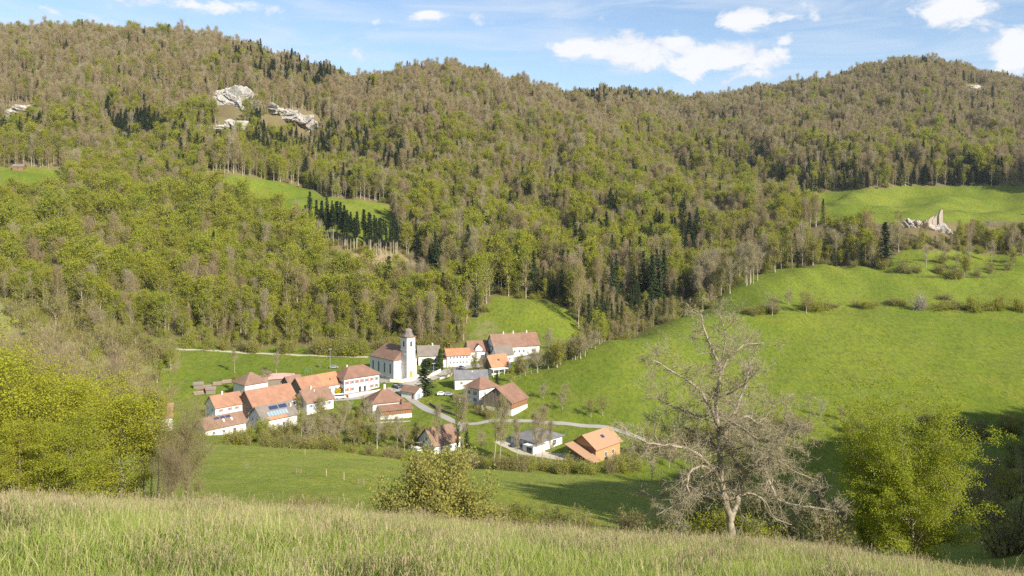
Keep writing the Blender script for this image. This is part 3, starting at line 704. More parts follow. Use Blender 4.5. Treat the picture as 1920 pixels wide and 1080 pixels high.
# ------------------------------------------------------------------ the woods
CONIFER = [(255, 238, 55, 30, .85), (60, 240, 80, 16, .65), (370, 265, 70, 22, .4), (555, 265, 105, 34, .55), (482, 235, 22, 34, .75), (570, 135, 95, 22, .6), (490, 108, 60, 22, .4),
           (655, 268, 45, 34, .6), (1105, 178, 55, 12, .7), (1175, 188, 45, 14, .6), (818, 505, 16, 44, .85), (765, 452, 26, 36, .5), (1080, 452, 55, 26, .5), (1290, 425, 34, 46, .6),
           (1155, 392, 14, 22, .8), (900, 405, 70, 26, .35), (720, 300, 60, 16, .5), (1060, 520, 40, 20, .4), (960, 520, 60, 20, .35), (1220, 440, 30, 20, .5), (1540, 330, 90, 18, .35), (1800, 325, 120, 16, .4),
           (860, 370, 20, 25, .4), (1655, 455, 16, 40, .0)]
def woods():
    rng = np.random.RandomState(5)
    pts = []
    sp = 5.1
    Ys = np.arange(428, 1760, sp * .87)
    for j, Y in enumerate(Ys):
        s = sp * (1 - .16 * min(1, max(0, (Y - 640) / 160))) * (1 + max(0, (Y - 900)) / 3200)
        x0 = -(CX + 230) / F * Y; x1 = (1920 + 230 - CX) / F * Y
        x = np.arange(x0, x1, s) + (j % 2) * s * .5
        x = x + rng.uniform(-.42, .42, len(x)) * s; y = Y + rng.uniform(-.42, .42, len(x)) * s
        pts.append(np.stack([x, y], 1))
    P = np.concatenate(pts); x, y = P[:, 0], P[:, 1]
    z = ground(x, y); px = CX + F * x / y; py = H0 - F * (z - ZC) / y
    wood, soil = cover(px, py, y)
    # keep what can be seen: the top must rise above everything nearer in its column
    near = np.exp(np.linspace(math.log(20), math.log(1800), 260))
    pg = np.arange(-300, 2250, 20.0)
    G = np.stack([H0 - F * (ground((pg - CX) / F * n_, np.full(len(pg), n_)) - ZC) / n_ for n_ in near], 1)
    M = np.minimum.accumulate(G, 1)
    hp = 24 / y * F
    ii = np.clip(((px + 300) / 20).astype(int), 0, len(pg) - 1); jj = np.clip(np.searchsorted(near, y) - 1, 0, len(near) - 1)
    vis = (py - hp) < M[ii, jj] + 12
    keep = wood & vis
    x, y, z, px, py, hp = x[keep], y[keep], z[keep], px[keep], py[keep], hp[keep]
    mid = py - hp * .5
    n = len(x)
    pat = snoise(x, y, 95, 21); pat2 = snoise(x, y, 45, 22); pat3 = snoise(x, y, 160, 23)
    # shares of green, olive, brown, spruce by place, the zones running into each other
    mid0 = mid; mid = mid + 26 * pat3 + 16 * pat2 + rng.normal(size=n) * 18
    g = np.full(n, .18); o = np.full(n, .32); b = np.full(n, .46); s = np.full(n, .04)
    def region(m, gg, oo, bb, ss): g[m], o[m], b[m], s[m] = gg, oo, bb, ss
    region((y > 640) & (px < 700), .07, .30, .60, .03)
    region((y > 640) & (px < 760) & (mid > 205), .36, .28, .24, .12)
    region((y <= 650) & (px < 870), .68, .16, .15, .01)
    region((px >= 650) & (px < 1270) & (mid < 240), .04, .24, .69, .03)
    region((px >= 700) & (px < 1270) & (mid >= 240) & (mid < 330), .24, .30, .42, .04)
    region((px >= 700) & (px < 1270) & (mid >= 330), .40, .22, .26, .12)
    region((px >= 1270) & (mid < 270), .04, .26, .63, .07)
    region((px >= 1270) & (mid >= 270) & (y > 800), .28, .28, .32, .12)
    region((px >= 1270) & (y <= 800), .30, .30, .36, .04)
    region((px > 1085) & (px < 1300) & (y < 540), .06, .12, .22, .60)  # extra dark spruces stand in for the deep shade of the gully
    g *= np.clip(1 + .75 * pat2, .15, 2.6); s *= np.clip(1 + 1.2 * pat, .05, 3); b *= np.clip(1 - .4 * pat3, .4, 1.8)
    for cx_, cy_, rx, ry, pr in CONIFER:
        m = ((px - cx_) / rx) ** 2 + ((mid0 - cy_) / ry) ** 2 < 1
        s[m] = np.maximum(s[m], pr / (1.03 - pr) * (g[m] + o[m] + b[m]))
    stand = inside([(560, 432), (640, 446), (748, 450), (750, 482), (690, 484), (620, 474), (560, 450)], px, py) & (y > 530) & (y < 640)
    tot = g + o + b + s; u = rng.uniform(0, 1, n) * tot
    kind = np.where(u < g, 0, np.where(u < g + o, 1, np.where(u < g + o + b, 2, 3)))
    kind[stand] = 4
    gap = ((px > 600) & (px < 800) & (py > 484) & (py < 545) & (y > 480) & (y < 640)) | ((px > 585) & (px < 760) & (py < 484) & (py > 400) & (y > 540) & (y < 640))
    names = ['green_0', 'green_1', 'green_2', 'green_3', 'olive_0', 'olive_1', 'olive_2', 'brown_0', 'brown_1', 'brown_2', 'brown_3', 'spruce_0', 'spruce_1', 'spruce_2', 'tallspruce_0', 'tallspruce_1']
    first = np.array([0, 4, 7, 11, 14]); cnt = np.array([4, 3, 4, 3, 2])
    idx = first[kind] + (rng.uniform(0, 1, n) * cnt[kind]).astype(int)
    scl = rng.uniform(.62, 1.34, n) * np.where(y < 470, .8, 1.0) * np.interp(y, (560, 760), (1.0, .82))
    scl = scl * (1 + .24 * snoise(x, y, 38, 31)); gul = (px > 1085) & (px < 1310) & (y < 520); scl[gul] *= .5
    low = (px > 1270) & (y < 640); scl[low] *= np.where((px[low] > 1480) & (px[low] < 1730), .8, .62)                      # scrub and young trees below the ruin
    scl[(px > 330) & (px < 760) & (y < 452)] *= .6                       # shrubby edge of the wood
    thin = (rng.uniform(0, 1, n) < np.where(y < 640, .86, .97)) & ~(low & (rng.uniform(0, 1, n) < .05))
    keepout = ((px > 1480) & (y > 588) & (y < 660)) | ((px > 1690) & (px < 1790) & (y > 575) & (y < 640)) | ((px > 860) & (px < 1075) & (y < 445))
    for rx_, ry_, wx, wy in ((436, 188, 40, 22), (545, 224, 62, 20), (432, 243, 42, 11), (1828, 155, 24, 2), (40, 205, 34, 16)):
        keepout |= (((px - rx_) / wx) ** 2 + ((py - ry_ - 16) / (wy + 12)) ** 2 < 1) & (y > 700)
    thin &= ~(keepout | gap)
    sel = np.nonzero(thin)[0]
    rot = rng.uniform(0, 6.283, n)
    # the largest in view become trees of their own
    vis_h = np.minimum(py[sel], M[np.clip(((px[sel] + 300) / 20).astype(int), 0, len(pg) - 1), np.clip(np.searchsorted(near, y[sel]) - 1, 0, len(near) - 1)]) - (py[sel] - hp[sel] * scl[sel])
    inframe = (px[sel] > 5) & (px[sel] < 1915)
    score = np.where(inframe, vis_h, -1)
    ind = set()
    conif = kind[sel] >= 3
    for m, k_ in ((~conif, 290), (conif, 120)):
        c = np.nonzero(m)[0]; ind |= set(c[np.argsort(-score[c])[:k_]].tolist())
    rest = np.array([i for i in range(len(sel)) if i not in ind]); r = sel[rest]
    u_ = np.nonzero((y < 620) | (rng.uniform(0, 1, n) < .25))[0]; u_ = u_[rng.uniform(0, 1, len(u_)) < .7]       # undergrowth
    u_ = u_[~keepout[u_]]
    ux = x[u_] + rng.uniform(-3, 3, len(u_)); uy = y[u_] + rng.uniform(-3, 3, len(u_))
    allp = np.concatenate([np.stack([x[r], y[r], z[r] - .25], 1), np.stack([ux, uy, ground(ux, uy) - .2], 1)])
    nm2 = names + ['shrub_0', 'shrub_1', 'shrub_2']
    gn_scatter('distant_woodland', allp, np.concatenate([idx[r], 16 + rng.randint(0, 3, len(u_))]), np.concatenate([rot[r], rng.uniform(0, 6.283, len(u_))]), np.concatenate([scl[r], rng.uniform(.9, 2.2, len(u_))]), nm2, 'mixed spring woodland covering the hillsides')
    KN = [('beech_tree', 'fresh green broadleaf tree'), ('budding_tree', 'olive budding tree'), ('bare_tree', 'brown leafless tree'), ('spruce_tree', 'dark green spruce'), ('spruce_tree', 'tall spruce with long bare trunk')]
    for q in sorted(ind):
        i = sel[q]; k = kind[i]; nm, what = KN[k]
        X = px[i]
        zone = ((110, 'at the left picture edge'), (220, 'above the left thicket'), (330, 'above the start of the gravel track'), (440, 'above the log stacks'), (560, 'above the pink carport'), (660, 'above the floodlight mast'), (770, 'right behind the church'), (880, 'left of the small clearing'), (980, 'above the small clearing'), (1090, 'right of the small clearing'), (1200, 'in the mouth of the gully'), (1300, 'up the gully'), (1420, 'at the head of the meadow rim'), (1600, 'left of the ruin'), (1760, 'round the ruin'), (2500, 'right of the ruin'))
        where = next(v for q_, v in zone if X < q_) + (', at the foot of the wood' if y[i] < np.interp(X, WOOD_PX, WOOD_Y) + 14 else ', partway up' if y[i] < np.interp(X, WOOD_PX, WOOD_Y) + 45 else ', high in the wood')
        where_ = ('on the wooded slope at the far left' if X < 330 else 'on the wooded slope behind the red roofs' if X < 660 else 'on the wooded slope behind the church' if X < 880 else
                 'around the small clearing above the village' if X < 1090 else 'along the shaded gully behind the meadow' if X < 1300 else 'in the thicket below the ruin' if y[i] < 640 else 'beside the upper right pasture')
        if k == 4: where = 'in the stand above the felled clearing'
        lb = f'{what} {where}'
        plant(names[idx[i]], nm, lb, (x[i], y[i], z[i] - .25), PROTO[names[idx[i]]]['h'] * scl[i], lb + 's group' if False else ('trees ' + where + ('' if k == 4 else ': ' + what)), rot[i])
    # the spruce stand above the felled patch: bare trunks side by side
    rng2 = np.random.RandomState(17)
    for k in range(78):
        q = rng2.uniform(0, 1); X = 585 + 162 * q; R = np.interp(X, (585, 640, 690, 747), (446, 468, 480, 480)) - rng2.choice([0, 0, 5, 10]) - rng2.uniform(0, 4)
        p = at(X, R, 520); pn = 'tallspruce_%d' % (k % 2)
        lb = 'tall spruce with long bare trunk in the stand above the felled clearing'
        plant(pn, 'spruce_tree', lb, (p.x, p.y, p.z - .25), rng2.uniform(18, 31), 'trees in the stand above the felled clearing', rng2.uniform(0, 6.28))
    return len(r)
woods()

# ------------------------------------------------------------------ roads, paths, stream
ribbon('village_road', [(560, 752), (640, 748), (700, 738), (745, 728), (800, 712), (850, 694), (905, 684), (960, 676), (1010, 668)], 6.5, 'asphalt', .07, 'grey village street running past the church')
ribbon('village_lane', [(745, 728), (775, 752), (800, 768), (835, 783), (868, 795), (930, 789), (1000, 790), (1060, 795), (1120, 800), (1160, 808), (1200, 822), (1260, 850)], 3.9, 'asphalt', .11, 'pale lane winding down from the church to the new houses', w2=2.8)
ribbon('house_drive', [(868, 795), (862, 803), (848, 812), (838, 820)], 4.0, 'asphalt', .15, 'short grey drive to the white gabled house')
ribbon('farm_track', [(325, 655), (400, 658), (480, 663), (560, 667), (620, 669), (690, 670)], 2.6, 'gravel_track', .10, 'pale gravel track under the wooded slope')
ribbon('garden_path', [(600, 822), (640, 808), (700, 795), (770, 790)], 2.0, 'gravel_track', .09, 'pale garden path below the hip roofed house')
ribbon('building_yard', [(940, 826), (985, 846), (1040, 856), (1090, 862)], 7.0, 'gravel_track', .08, 'gravel yard between the bungalow and the timber house')
ribbon('farm_yard', [(455, 815), (470, 800), (458, 788)], 6.0, 'asphalt', .08, 'grey farmyard between the white farm buildings')
ribbon('church_square', [(712, 714), (745, 712), (785, 706), (822, 698)], 9.0, 'asphalt', .05, 'paved square in front of the church')
ribbon('upper_road', [(1270, 455), (1310, 450), (1345, 450)], 4.0, 'gravel_track', .1, 'pale forest road curving at the head of the gully', ymin=560)

# ------------------------------------------------------------------ houses
WCACHE = {}
def win_mesh(kind, w_, h_, mat):
    k = (kind, round(w_, 2), round(h_, 2), mat)
    if k not in WCACHE:
        m = MB()
        if kind == 'frame':
            t = .09
            m.box(-w_ / 2, w_ / 2, -.05, .02, 0, t).box(-w_ / 2, w_ / 2, -.05, .02, h_ - t, h_).box(-w_ / 2, -w_ / 2 + t, -.05, .02, t, h_ - t).box(w_ / 2 - t, w_ / 2, -.05, .02, t, h_ - t).box(-.03, .03, -.04, .02, t, h_ - t)
        elif kind == 'pane': m.box(-w_ / 2 + .05, w_ / 2 - .05, -.015, .015, .05, h_ - .05)
        elif kind == 'arch':
            n = 8; sec = [(-w_ / 2, 0), (w_ / 2, 0)] + [(w_ / 2 * math.cos(a), h_ - w_ / 2 + w_ / 2 * math.sin(a)) for a in [math.pi * i / n for i in range(n + 1)]]
            m.prism(sec, -.04, .03, 'y')
        else: m.box(-w_ / 2, w_ / 2, -.07, .015, 0, h_)
        WCACHE[k] = m.mesh(kind, mat)
    return WCACHE[k]
class House:
    """local x runs along the ridge, local -y is the long front; the empty stands at the middle of the plan on the ground"""
    def __init__(s, name, label, px, py, yaw, L, W, he, hr, roof='gable', wall='plaster_white', tile='tile_orange', ov=.55, cat='house', hip=None, drop=3.0, ymin=262, gable_mat=None, sink=0.0):
        p = at(px, py, ymin)
        s.L, s.W, s.he, s.hr, s.ov = L, W, he, hr, ov
        s.o = thing(name, label, cat, (p.x, p.y, p.z - sink), math.radians(yaw))
        h2 = W / 2
        m = MB()
        if roof == 'gable': m.prism([(-h2, -drop), (h2, -drop), (h2, he - .03), (0, he + hr - .05), (-h2, he - .03)], -L / 2, L / 2)
        else: m.box(-L / 2, L / 2, -h2, h2, -drop, he)
        m.build('wall', wall, s.o)
        if gable_mat:
            g = MB(); g.prism([(-h2 + .02, he * .45), (h2 - .02, he * .45), (h2 - .02, he - .06), (0, he + hr - .12), (-h2 + .02, he - .06)], -L / 2 - .06, -L / 2 + .1); g.build('gable_boarding', gable_mat, s.o)
        k = hr / h2; t = .22
        r = MB()
        if roof == 'gable':
            e = h2 + ov; z0 = he - k * ov
            r.prism([(-e, z0), (0, he + hr), (e, z0), (e, z0 + t), (0, he + hr + t), (-e, z0 + t)], -L / 2 - ov, L / 2 + ov)
        elif roof == 'hip':
            a = L / 2 + ov; e = h2 + ov; rl = max(L / 2 - (hip if hip is not None else h2), .15); z0 = he - .05
            r.poly([(-a, -e, z0), (a, -e, z0), (a, e, z0), (-a, e, z0), (-a, -e, z0 + t), (a, -e, z0 + t), (a, e, z0 + t), (-a, e, z0 + t), (-rl, 0, he + hr), (rl, 0, he + hr)],
                   [(3, 2, 1, 0), (0, 1, 5, 4), (1, 2, 6, 5), (2, 3, 7, 6), (3, 0, 4, 7), (4, 5, 9, 8), (6, 7, 8, 9), (5, 6, 9), (7, 4, 8)])
        elif roof == 'halfhip':          # hipped at the far end only
            a = L / 2 + ov; e = h2 + ov; z0 = he - .05; rl = L / 2 - (hip or h2)
            r.poly([(-a, -e, z0), (a, -e, z0), (a, e, z0), (-a, e, z0), (-a, -e, z0 + t), (a, -e, z0 + t), (a, e, z0 + t), (-a, e, z0 + t), (-rl, 0, he + hr), (a, 0, he + hr)],
                   [(3, 2, 1, 0), (0, 1, 5, 4), (1, 2, 6, 9, 5), (2, 3, 7, 6), (3, 0, 4, 7), (4, 5, 9, 8), (6, 7, 8, 9), (7, 4, 8)])
        elif roof == 'flat': r.box(-L / 2 - ov, L / 2 + ov, -h2 - ov, h2 + ov, he, he + .3)
        elif roof == 'shed':             # falls towards the front
            r.prism([(-h2 - ov, he), (h2 + ov, he + hr), (h2 + ov, he + hr + t), (-h2 - ov, he + t)], -L / 2 - ov, L / 2 + ov)
            m2 = MB(); m2.prism([(-h2, he - .1), (h2, he - .1), (h2, he + hr * .93)], -L / 2, L / 2); m2.build('side_wall', wall, s.o)
        s.roof = r.build('roof', tile, s.o)
    def frame(s, side):
        if side == 'F': return lambda u, z: ((u * s.L, -s.W / 2 - .03, z), 0)
        if side == 'B': return lambda u, z: ((u * s.L, s.W / 2 + .03, z), math.pi)
        if side == 'L': return lambda u, z: ((-s.L / 2 - .03, -u * s.W, z), -math.pi / 2)
        return lambda u, z: ((s.L / 2 + .03, u * s.W, z), math.pi / 2)
    def windows(s, side, us, zs, w_=1.0, h_=1.4, shutter=None, arch=False):
        f = s.frame(side)
        for z in zs:
            for u in us:
                loc, rz = f(u, z)
                if arch: link('window', win_mesh('arch', w_, h_, 'window_glass'), s.o, loc, rz); continue
                o = link('window', win_mesh('frame', w_, h_, 'window_frame'), s.o, loc, rz)
                link('pane', win_mesh('pane', w_, h_, 'window_glass'), o)
                if shutter:
                    for sg in (-1, 1):
                        link('shutter', win_mesh('shutter', w_ * .5, h_, shutter), s.o, (loc[0] + math.cos(rz) * sg * w_ * .78, loc[1] + math.sin(rz) * sg * w_ * .78, loc[2]), rz)
        return s
    def door(s, side, u, w_=1.1, h_=2.1, mat='door_oak', arch=False, z=0.0):
        loc, rz = s.frame(side)(u, z); link('door', win_mesh('arch' if arch else 'leaf', w_, h_, mat), s.o, loc, rz); return s
    def chimney(s, u, v=0.0, hh=1.3, w_=.7, mat='stone_wall'):
        z = s.he + s.hr * (1 - abs(v) * 2) - .5
        c = MB().box(u * s.L - w_ / 2, u * s.L + w_ / 2, v * s.W - w_ / 2, v * s.W + w_ / 2, z, z + hh + .5).build('chimney', mat, s.roof)
        MB().box(u * s.L - w_ * .65, u * s.L + w_ * .65, v * s.W - w_ * .65, v * s.W + w_ * .65, z + hh + .5, z + hh + .62).build('chimney_cap', 'tile_grey', s.roof) if False else None
        return s
    def on_roof(s, name, u0, u1, v0, v1, mat, lift=.30, th=.07):
        """a flat panel lying on the front slope; v runs 0 at the eave to 1 at the ridge"""
        h2 = s.W / 2
        def p(u, v, e): y = -h2 * (1 - v); return (u * s.L, y, s.he + s.hr * v + e)
        vs = [p(u0, v0, lift - th), p(u1, v0, lift - th), p(u1, v1, lift - th), p(u0, v1, lift - th), p(u0, v0, lift), p(u1, v0, lift), p(u1, v1, lift), p(u0, v1, lift)]
        MB().poly(vs, [(3, 2, 1, 0), (4, 5, 6, 7), (0, 1, 5, 4), (1, 2, 6, 5), (2, 3, 7, 6), (3, 0, 4, 7)]).build(name, mat, s.o); return s
    def box(s, name, x0, x1, y0, y1, z0, z1, mat): MB().box(x0, x1, y0, y1, z0, z1).build(name, mat, s.o); return s

def village():
    # --- the farm row on the left
    h = House('farmhouse', 'white farmhouse with orange roof at the left end of the village', 421, 783, 47, 12, 8.5, 5.8, 3.8, tile='tile_orange')
    h.windows('L', [-.25, .2], [1.2, 3.9], .9, 1.2).windows('F', [-.3, 0, .25], [3.6], .9, 1.2, 'shutter_red').chimney(-.1)
    h = House('farm_annex', 'low white annex with brown roof and narrow solar strips, left edge of village', 414, 812, 47, 16, 8, 3.6, 3.2, tile='tile_brown')
    for u in (-.14, 0, .14): h.on_roof('solar_panel', u - .06, u + .06, .62, .82, 'solar_blue')
    for u in (0, .2): h.on_roof('skylight', u - .02, u + .02, .32, .55, 'window_frame', .34)
    h.windows('F', [-.3, -.05], [1.0], 1.0, 1.2).door('F', .22, 1.2, 2.1, 'shutter_brown')
    h = House('big_barn', 'long barn with orange roof and grey timber gable behind the solar panels', 502, 775, 47, 20, 12, 5.6, 5.2, tile='tile_orange', wall='plaster_white', gable_mat='timber_grey', cat='barn')
    h.box('barn_gate', -10.08, -9.9, -2.2, 2.2, 0, 4.0, 'shutter_brown').windows('F', [.30, .42], [3.0], 1.1, 1.3)
    h = House('wing_house', 'brown hipped roof showing behind the long barn', 470, 742, 47, 11, 10, 6.0, 4.4, roof='hip', tile='tile_brown')
    h = House('solar_farmhouse', 'white gabled house with blue solar panels and glazing on its grey roof', 512, 800, 47, 15, 10.5, 4.6, 4.2, tile='tile_grey')
    for u0, u1 in ((-.18, .07), (.1, .33)): h.on_roof('solar_panel', u0, u1, .58, .84, 'solar_blue')
    for k in range(7): h.on_roof('roof_glazing', -.30 + k * .085, -.30 + k * .085 + .07, .14, .46, 'greenhouse_glass')
    h.on_roof('eave_tiles', -.36, .2, -.12, .10, 'tile_bright', .28, .05)
    h.windows('L', [-.22, .12], [1.0, 3.4], .9, 1.3).windows('F', [-.2, .1, .3], [1.2], 1.0, 1.3).chimney(.42, -.2)
    h = House('brown_roof_house', 'white house with dark brown roof and blue shutters below the white van', 588, 768, 47, 13, 10, 4.6, 4.2, tile='tile_brown')
    h.windows('F', [-.34, -.12, .12, .34], [2.3], 1.0, 1.3, 'shutter_blue').windows('L', [-.2, .15], [2.3], .9, 1.2, 'shutter_blue').chimney(-.12).chimney(-.05, -.12, .9, .5)
    h = House('long_orange_house', 'long house with two tone orange roof beside the red shuttered house', 592, 741, 47, 20, 10, 4.6, 4.4, tile='tile_orange', gable_mat='timber_grey')
    h.on_roof('new_tiles', .02, .50, 0.0, .99, 'tile_bright', .27, .04)
    h.windows('F', [.08, .22, .36, .46], [2.0], 1.0, 1.2).windows('F', [.2], [.0], 1, 2.0)
    h.on_roof('skylight', .26, .29, .35, .5, 'window_glass', .33)
    h = House('small_shed', 'small brown roofed shed behind the long orange house', 548, 733, 47, 7, 6, 4.2, 2.6, tile='tile_brown', wall='timber_grey', cat='shed')
    h = House('carport_shed', 'open carport with pale pink roof at the edge of the field', 521, 720, 20, 15, 9, 3.2, 1.7, roof='hip', hip=5.0, tile='tile_pink', wall='timber_grey', cat='carport')
    # --- house with red shutters
    h = House('red_shutter_house', 'large white hip roofed house with red shutters beside the church', 668, 730, 40, 18, 10.5, 6.7, 4.4, roof='hip', tile='tile_rust', ov=.8)
    h.windows('F', [-.42, -.28, -.14, .0, .14, .28, .42], [4.0], 1.0, 1.6, 'shutter_red').windows('F', [-.42, -.28, .28, .42], [.9], 1.0, 1.6, 'shutter_red').windows('L', [-.32, -.1, .12, .34], [.9, 4.0], .95, 1.5, 'shutter_brown')
    h.door('F', -.06, 1.2, 2.4, 'window_glass').door('F', .08, 1.2, 2.4, 'window_glass').chimney(-.24, .1, 1.4)
    h.box('terrace', -9.5, 10.5, -10.2, -5.3, -2.5, .05, 'paving_red').box('terrace_wall', -9.6, 10.6, -10.55, -10.2, -2.5, .75, 'plaster_cream')
    # --- church
    h = House('church', 'white village church with brown roof and square bell tower', 737, 703, -46, 20, 13.5, 9.0, 6.2, roof='halfhip', hip=4.5, tile='tile_brown', ov=.45, cat='church', drop=4)
    o = h.o
    h.windows('F', [-.36, -.12, .12, .36], [2.6], .95, 4.6, arch=True)
    h.box('plinth', -10.12, 10.12, -6.87, 6.87, -4, .9, 'stone_wall')
    MB().prism([(-6.75, 9.0), (6.75, 9.0), (0, 14.9)], 9.9, 10.02).build('front_gable', 'plaster_white', o)
    tw = 2.45; cx_ = 10.0 + tw - .3
    MB().box(cx_ - tw, cx_ + tw, -tw, tw, -4, 20.2).build('tower', 'plaster_white', o)
    for z, e in ((7.2, .14), (13.6, .16), (19.9, .42)): MB().box(cx_ - tw - e, cx_ + tw + e, -tw - e, tw + e, z, z + .28 + (e > .3) * .2).build('cornice', 'stone_wall' if e < .3 else 'timber_brown', o)
    for side in ((cx_, -tw - .03, 0), (cx_ + tw + .03, 0, math.pi / 2)):
        w_ = link('belfry_window', win_mesh('arch', 1.1, 2.6, 'window_glass'), o, (side[0], side[1], 15.6), side[2])
        dsk = MB().lathe([(1.0, -.02), (1.0, .06)], 20); ck = dsk.build('clock_face', 'plaster_cream', o, (side[0], side[1], 12.2))
        ck.rotation_euler = (math.pi / 2, 0, side[2])
        MB().box(-.05, .05, 0, .75, .06, .09).build('clock_hand', 'gold', ck); MB().box(0, .5, -.05, .05, .09, .12).build('clock_hand', 'gold', ck)
    link('door', win_mesh('arch', 1.9, 3.8, 'door_oak'), o, (cx_ + tw + .04, 0, .3), math.pi / 2)
    cap = MB(); q = math.sqrt(2)
    cap.lathe([(r_ * q, z) for r_, z in ((2.15, 20.35), (2.0, 20.8), (1.6, 21.4), (1.45, 22.2), (1.42, 23.0), (1.2, 23.6), (.7, 24.0), (.12, 24.15))], 8, .5)
    c = cap.build('spire', 'tile_grey', o, (cx_, 0, 0)); MB().lathe([(.05, 24.9), (.05, 26.2)], 6).build('finial', 'gold', c); MB().box(-.4, .4, -.04, .04, 25.7, 25.82).build('cross_arm', 'gold', c)
    MB().box(-14.5, -10.1, -3.2, 3.2, -4, 6.5).build('choir', 'plaster_white', o)
    MB().poly([(-14.9, -3.6, 6.4), (-10.05, -3.6, 6.4), (-10.05, 3.6, 6.4), (-14.9, 3.6, 6.4), (-10.05, 0, 9.0), (-12.5, 0, 9.0)], [(3, 2, 1, 0), (0, 1, 4, 5), (2, 3, 5, 4), (3, 0, 5), (1, 2, 4)]).build('choir_roof', 'tile_brown', o)
    # --- round the square
    h = House('garage', 'small white garage with dark gabled roof left of the big spruce', 774, 744, -32, 8, 6.2, 2.9, 1.9, tile='tile_brown', cat='garage')
    h.door('R', -.12, 2.4, 2.1, 'shutter_blue').door('F', .32, .9, 2.0, 'shutter_brown')
    h = House('hip_house', 'white house with brown pyramid roof above a timber balcony', 722, 775, 24, 13, 10, 5.6, 4.8, roof='hip', hip=5.6, tile='tile_rust', ov=.8)
    h.windows('L', [-.3, 0, .3], [3.0], .9, 1.5, 'shutter_blue').chimney(-.02, 0, 1.6, .8, 'plaster_white')
    h.box('balcony_base', -4.2, 9.0, -8.4, -5.03, -4.0, 1.0, 'plaster_white')
    for k in range(14): h.box('balcony_board', -4.1 + k * .93, -4.1 + k * .93 + .86, -8.42, -8.28, 1.03, 3.0, 'timber_brown')
    MB().prism([(-9.0, 2.9), (-4.9, 4.6), (-4.9, 4.8), (-9.0, 3.1)], -4.6, 9.5).build('balcony_roof', 'tile_rust', h.o)
    h.box('stove_pipe', 5.2, 6.0, -6.4, -5.6, 3.6, 6.6, 'tile_rust')
    h = House('dark_roof_house', 'low house with broad dark roof above the parked white car', 882, 722, 8, 15, 9, 3.8, 3.0, tile='tile_slate')
    h.windows('F', [-.3, 0, .3], [1.3], 1.2, 1.2).chimney(.05, -.1, .5, .5, 'window_frame')
    h = House('orange_hip_house', 'white house with orange hipped roof joined to the old timber barn', 903, 752, 42, 10.5, 9.5, 6.4, 4.2, roof='hip', hip=4.4, tile='tile_rust', ov=.7)
    h.windows('L', [-.25, .2], [3.6, .9], 1.0, 1.5, 'shutter_brown').windows('F', [-.2, .25], [3.6], 1.0, 1.4)
    h = House('timber_barn', 'old barn with weathered timber gable and rust red roof by the lane', 946, 766, 57, 12, 15, 4.6, 5.2, tile='tile_rust', wall='timber_grey', ov=.7, cat='barn')
    h.box('stone_base', -6.12, 6.12, -7.6, 7.6, -4, 1.6, 'plaster_cream')
    nb = 22
    for k in range(nb):
        y0 = -7.4 + k * 14.8 / nb; y1 = y0 + 14.8 / nb - .05; ym = (y0 + y1) / 2; zt = 4.5 + 5.1 * (1 - abs(ym) / 7.5)
        MB().box(-6.10 - .03 * (k % 3), -5.95, y0, y1, 1.62, zt).build('gable_plank', 'timber_grey', h.o)
    for k in range(12): MB().box(-5.9 + k * .98, -5.9 + k * .98 + .93, -7.59 - .02 * (k % 2), -7.45, 1.62, 4.0).build('side_plank', 'timber_brown', h.o)
    h.door('L', .18, 1.1, 2.0, 'shutter_brown', z=-.6)
    # --- upper end of the village
    h = House('grey_roof_house', 'white house with grey roof right behind the church tower', 803, 680, 12, 11, 9, 4.6, 4.2, tile='tile_grey')
    h.windows('F', [-.3, 0, .3], [1.4], 1.0, 1.4).chimney(.2)
    h = House('terrace_house', 'long white house with orange roof and two rows of windows', 857, 682, 14, 12, 9, 5.2, 2.6, tile='tile_bright')
    h.windows('F', [-.34, -.2, -.06, .08, .22, .36], [.9, 3.4], .9, 1.2)
    h.box('side_wing', -9, -6.05, -4, 3, -3, 3.4, 'plaster_white'); MB().prism([(-4.5, 3.3), (3.4, 3.9), (3.4, 4.2), (-4.5, 3.6)], -9.4, -6.03).build('wing_roof', 'tile_rust', h.o)
    h = House('dormer_house', 'white house with red brown roof and a front dormer gable', 893, 671, 18, 10, 10, 4.6, 4.4, tile='tile_rust')
    h.windows('F', [-.35, .38], [1.2], 1.0, 1.3).windows('L', [-.2, .2], [1.2, 4.0], .9, 1.2)
    MB().prism([(-1.8, 3.5), (1.8, 3.5), (1.8, 6.0), (0, 7.7), (-1.8, 6.0)], -5.3, -1, 'y').build('dormer', 'plaster_white', h.o)
    MB().prism([(-2.2, 5.7), (0, 7.8), (2.2, 5.7), (2.2, 5.9), (0, 8.02), (-2.2, 5.9)], -5.6, -.8, 'y').build('dormer_roof', 'tile_rust', h.o)
    link('window', win_mesh('frame', 1.2, 1.4, 'window_frame'), h.o, (0, -5.33, 4.3))
    h = House('blue_gable_farm', 'big farmhouse with brown roof and bluish gable at the upper village end', 962, 664, 20, 25, 12, 5.2, 5.6, tile='tile_brown', wall='plaster_white')
    h.on_roof('red_tiles', .16, .515, -.10, .985, 'tile_rust', .27, .04)
    h.windows('L', [-.25, 0, .25], [1.2, 4.2], 1.0, 1.4, 'shutter_blue').windows('F', [-.05, .05, .15, .34], [1.6], 1.1, 1.5).chimney(-.22).chimney(.0).chimney(.3)
    h = House('grey_gable_house', 'small house with weathered grey roof in front of the big farmhouse', 942, 677, 18, 9, 8, 4.2, 3.6, tile='tile_grey')
    h.windows('L', [-.2, .2], [1.2], .9, 1.2).windows('F', [.0, .3], [1.2], 1, 1.2)
    h = House('orange_cottage', 'cottage with bright orange roof and a flat white carport', 930, 697, 32, 10, 9, 3.6, 4.6, tile='tile_bright', gable_mat='timber_grey')
    h.on_roof('skylight', -.05, .05, .4, .55, 'window_glass', .33)
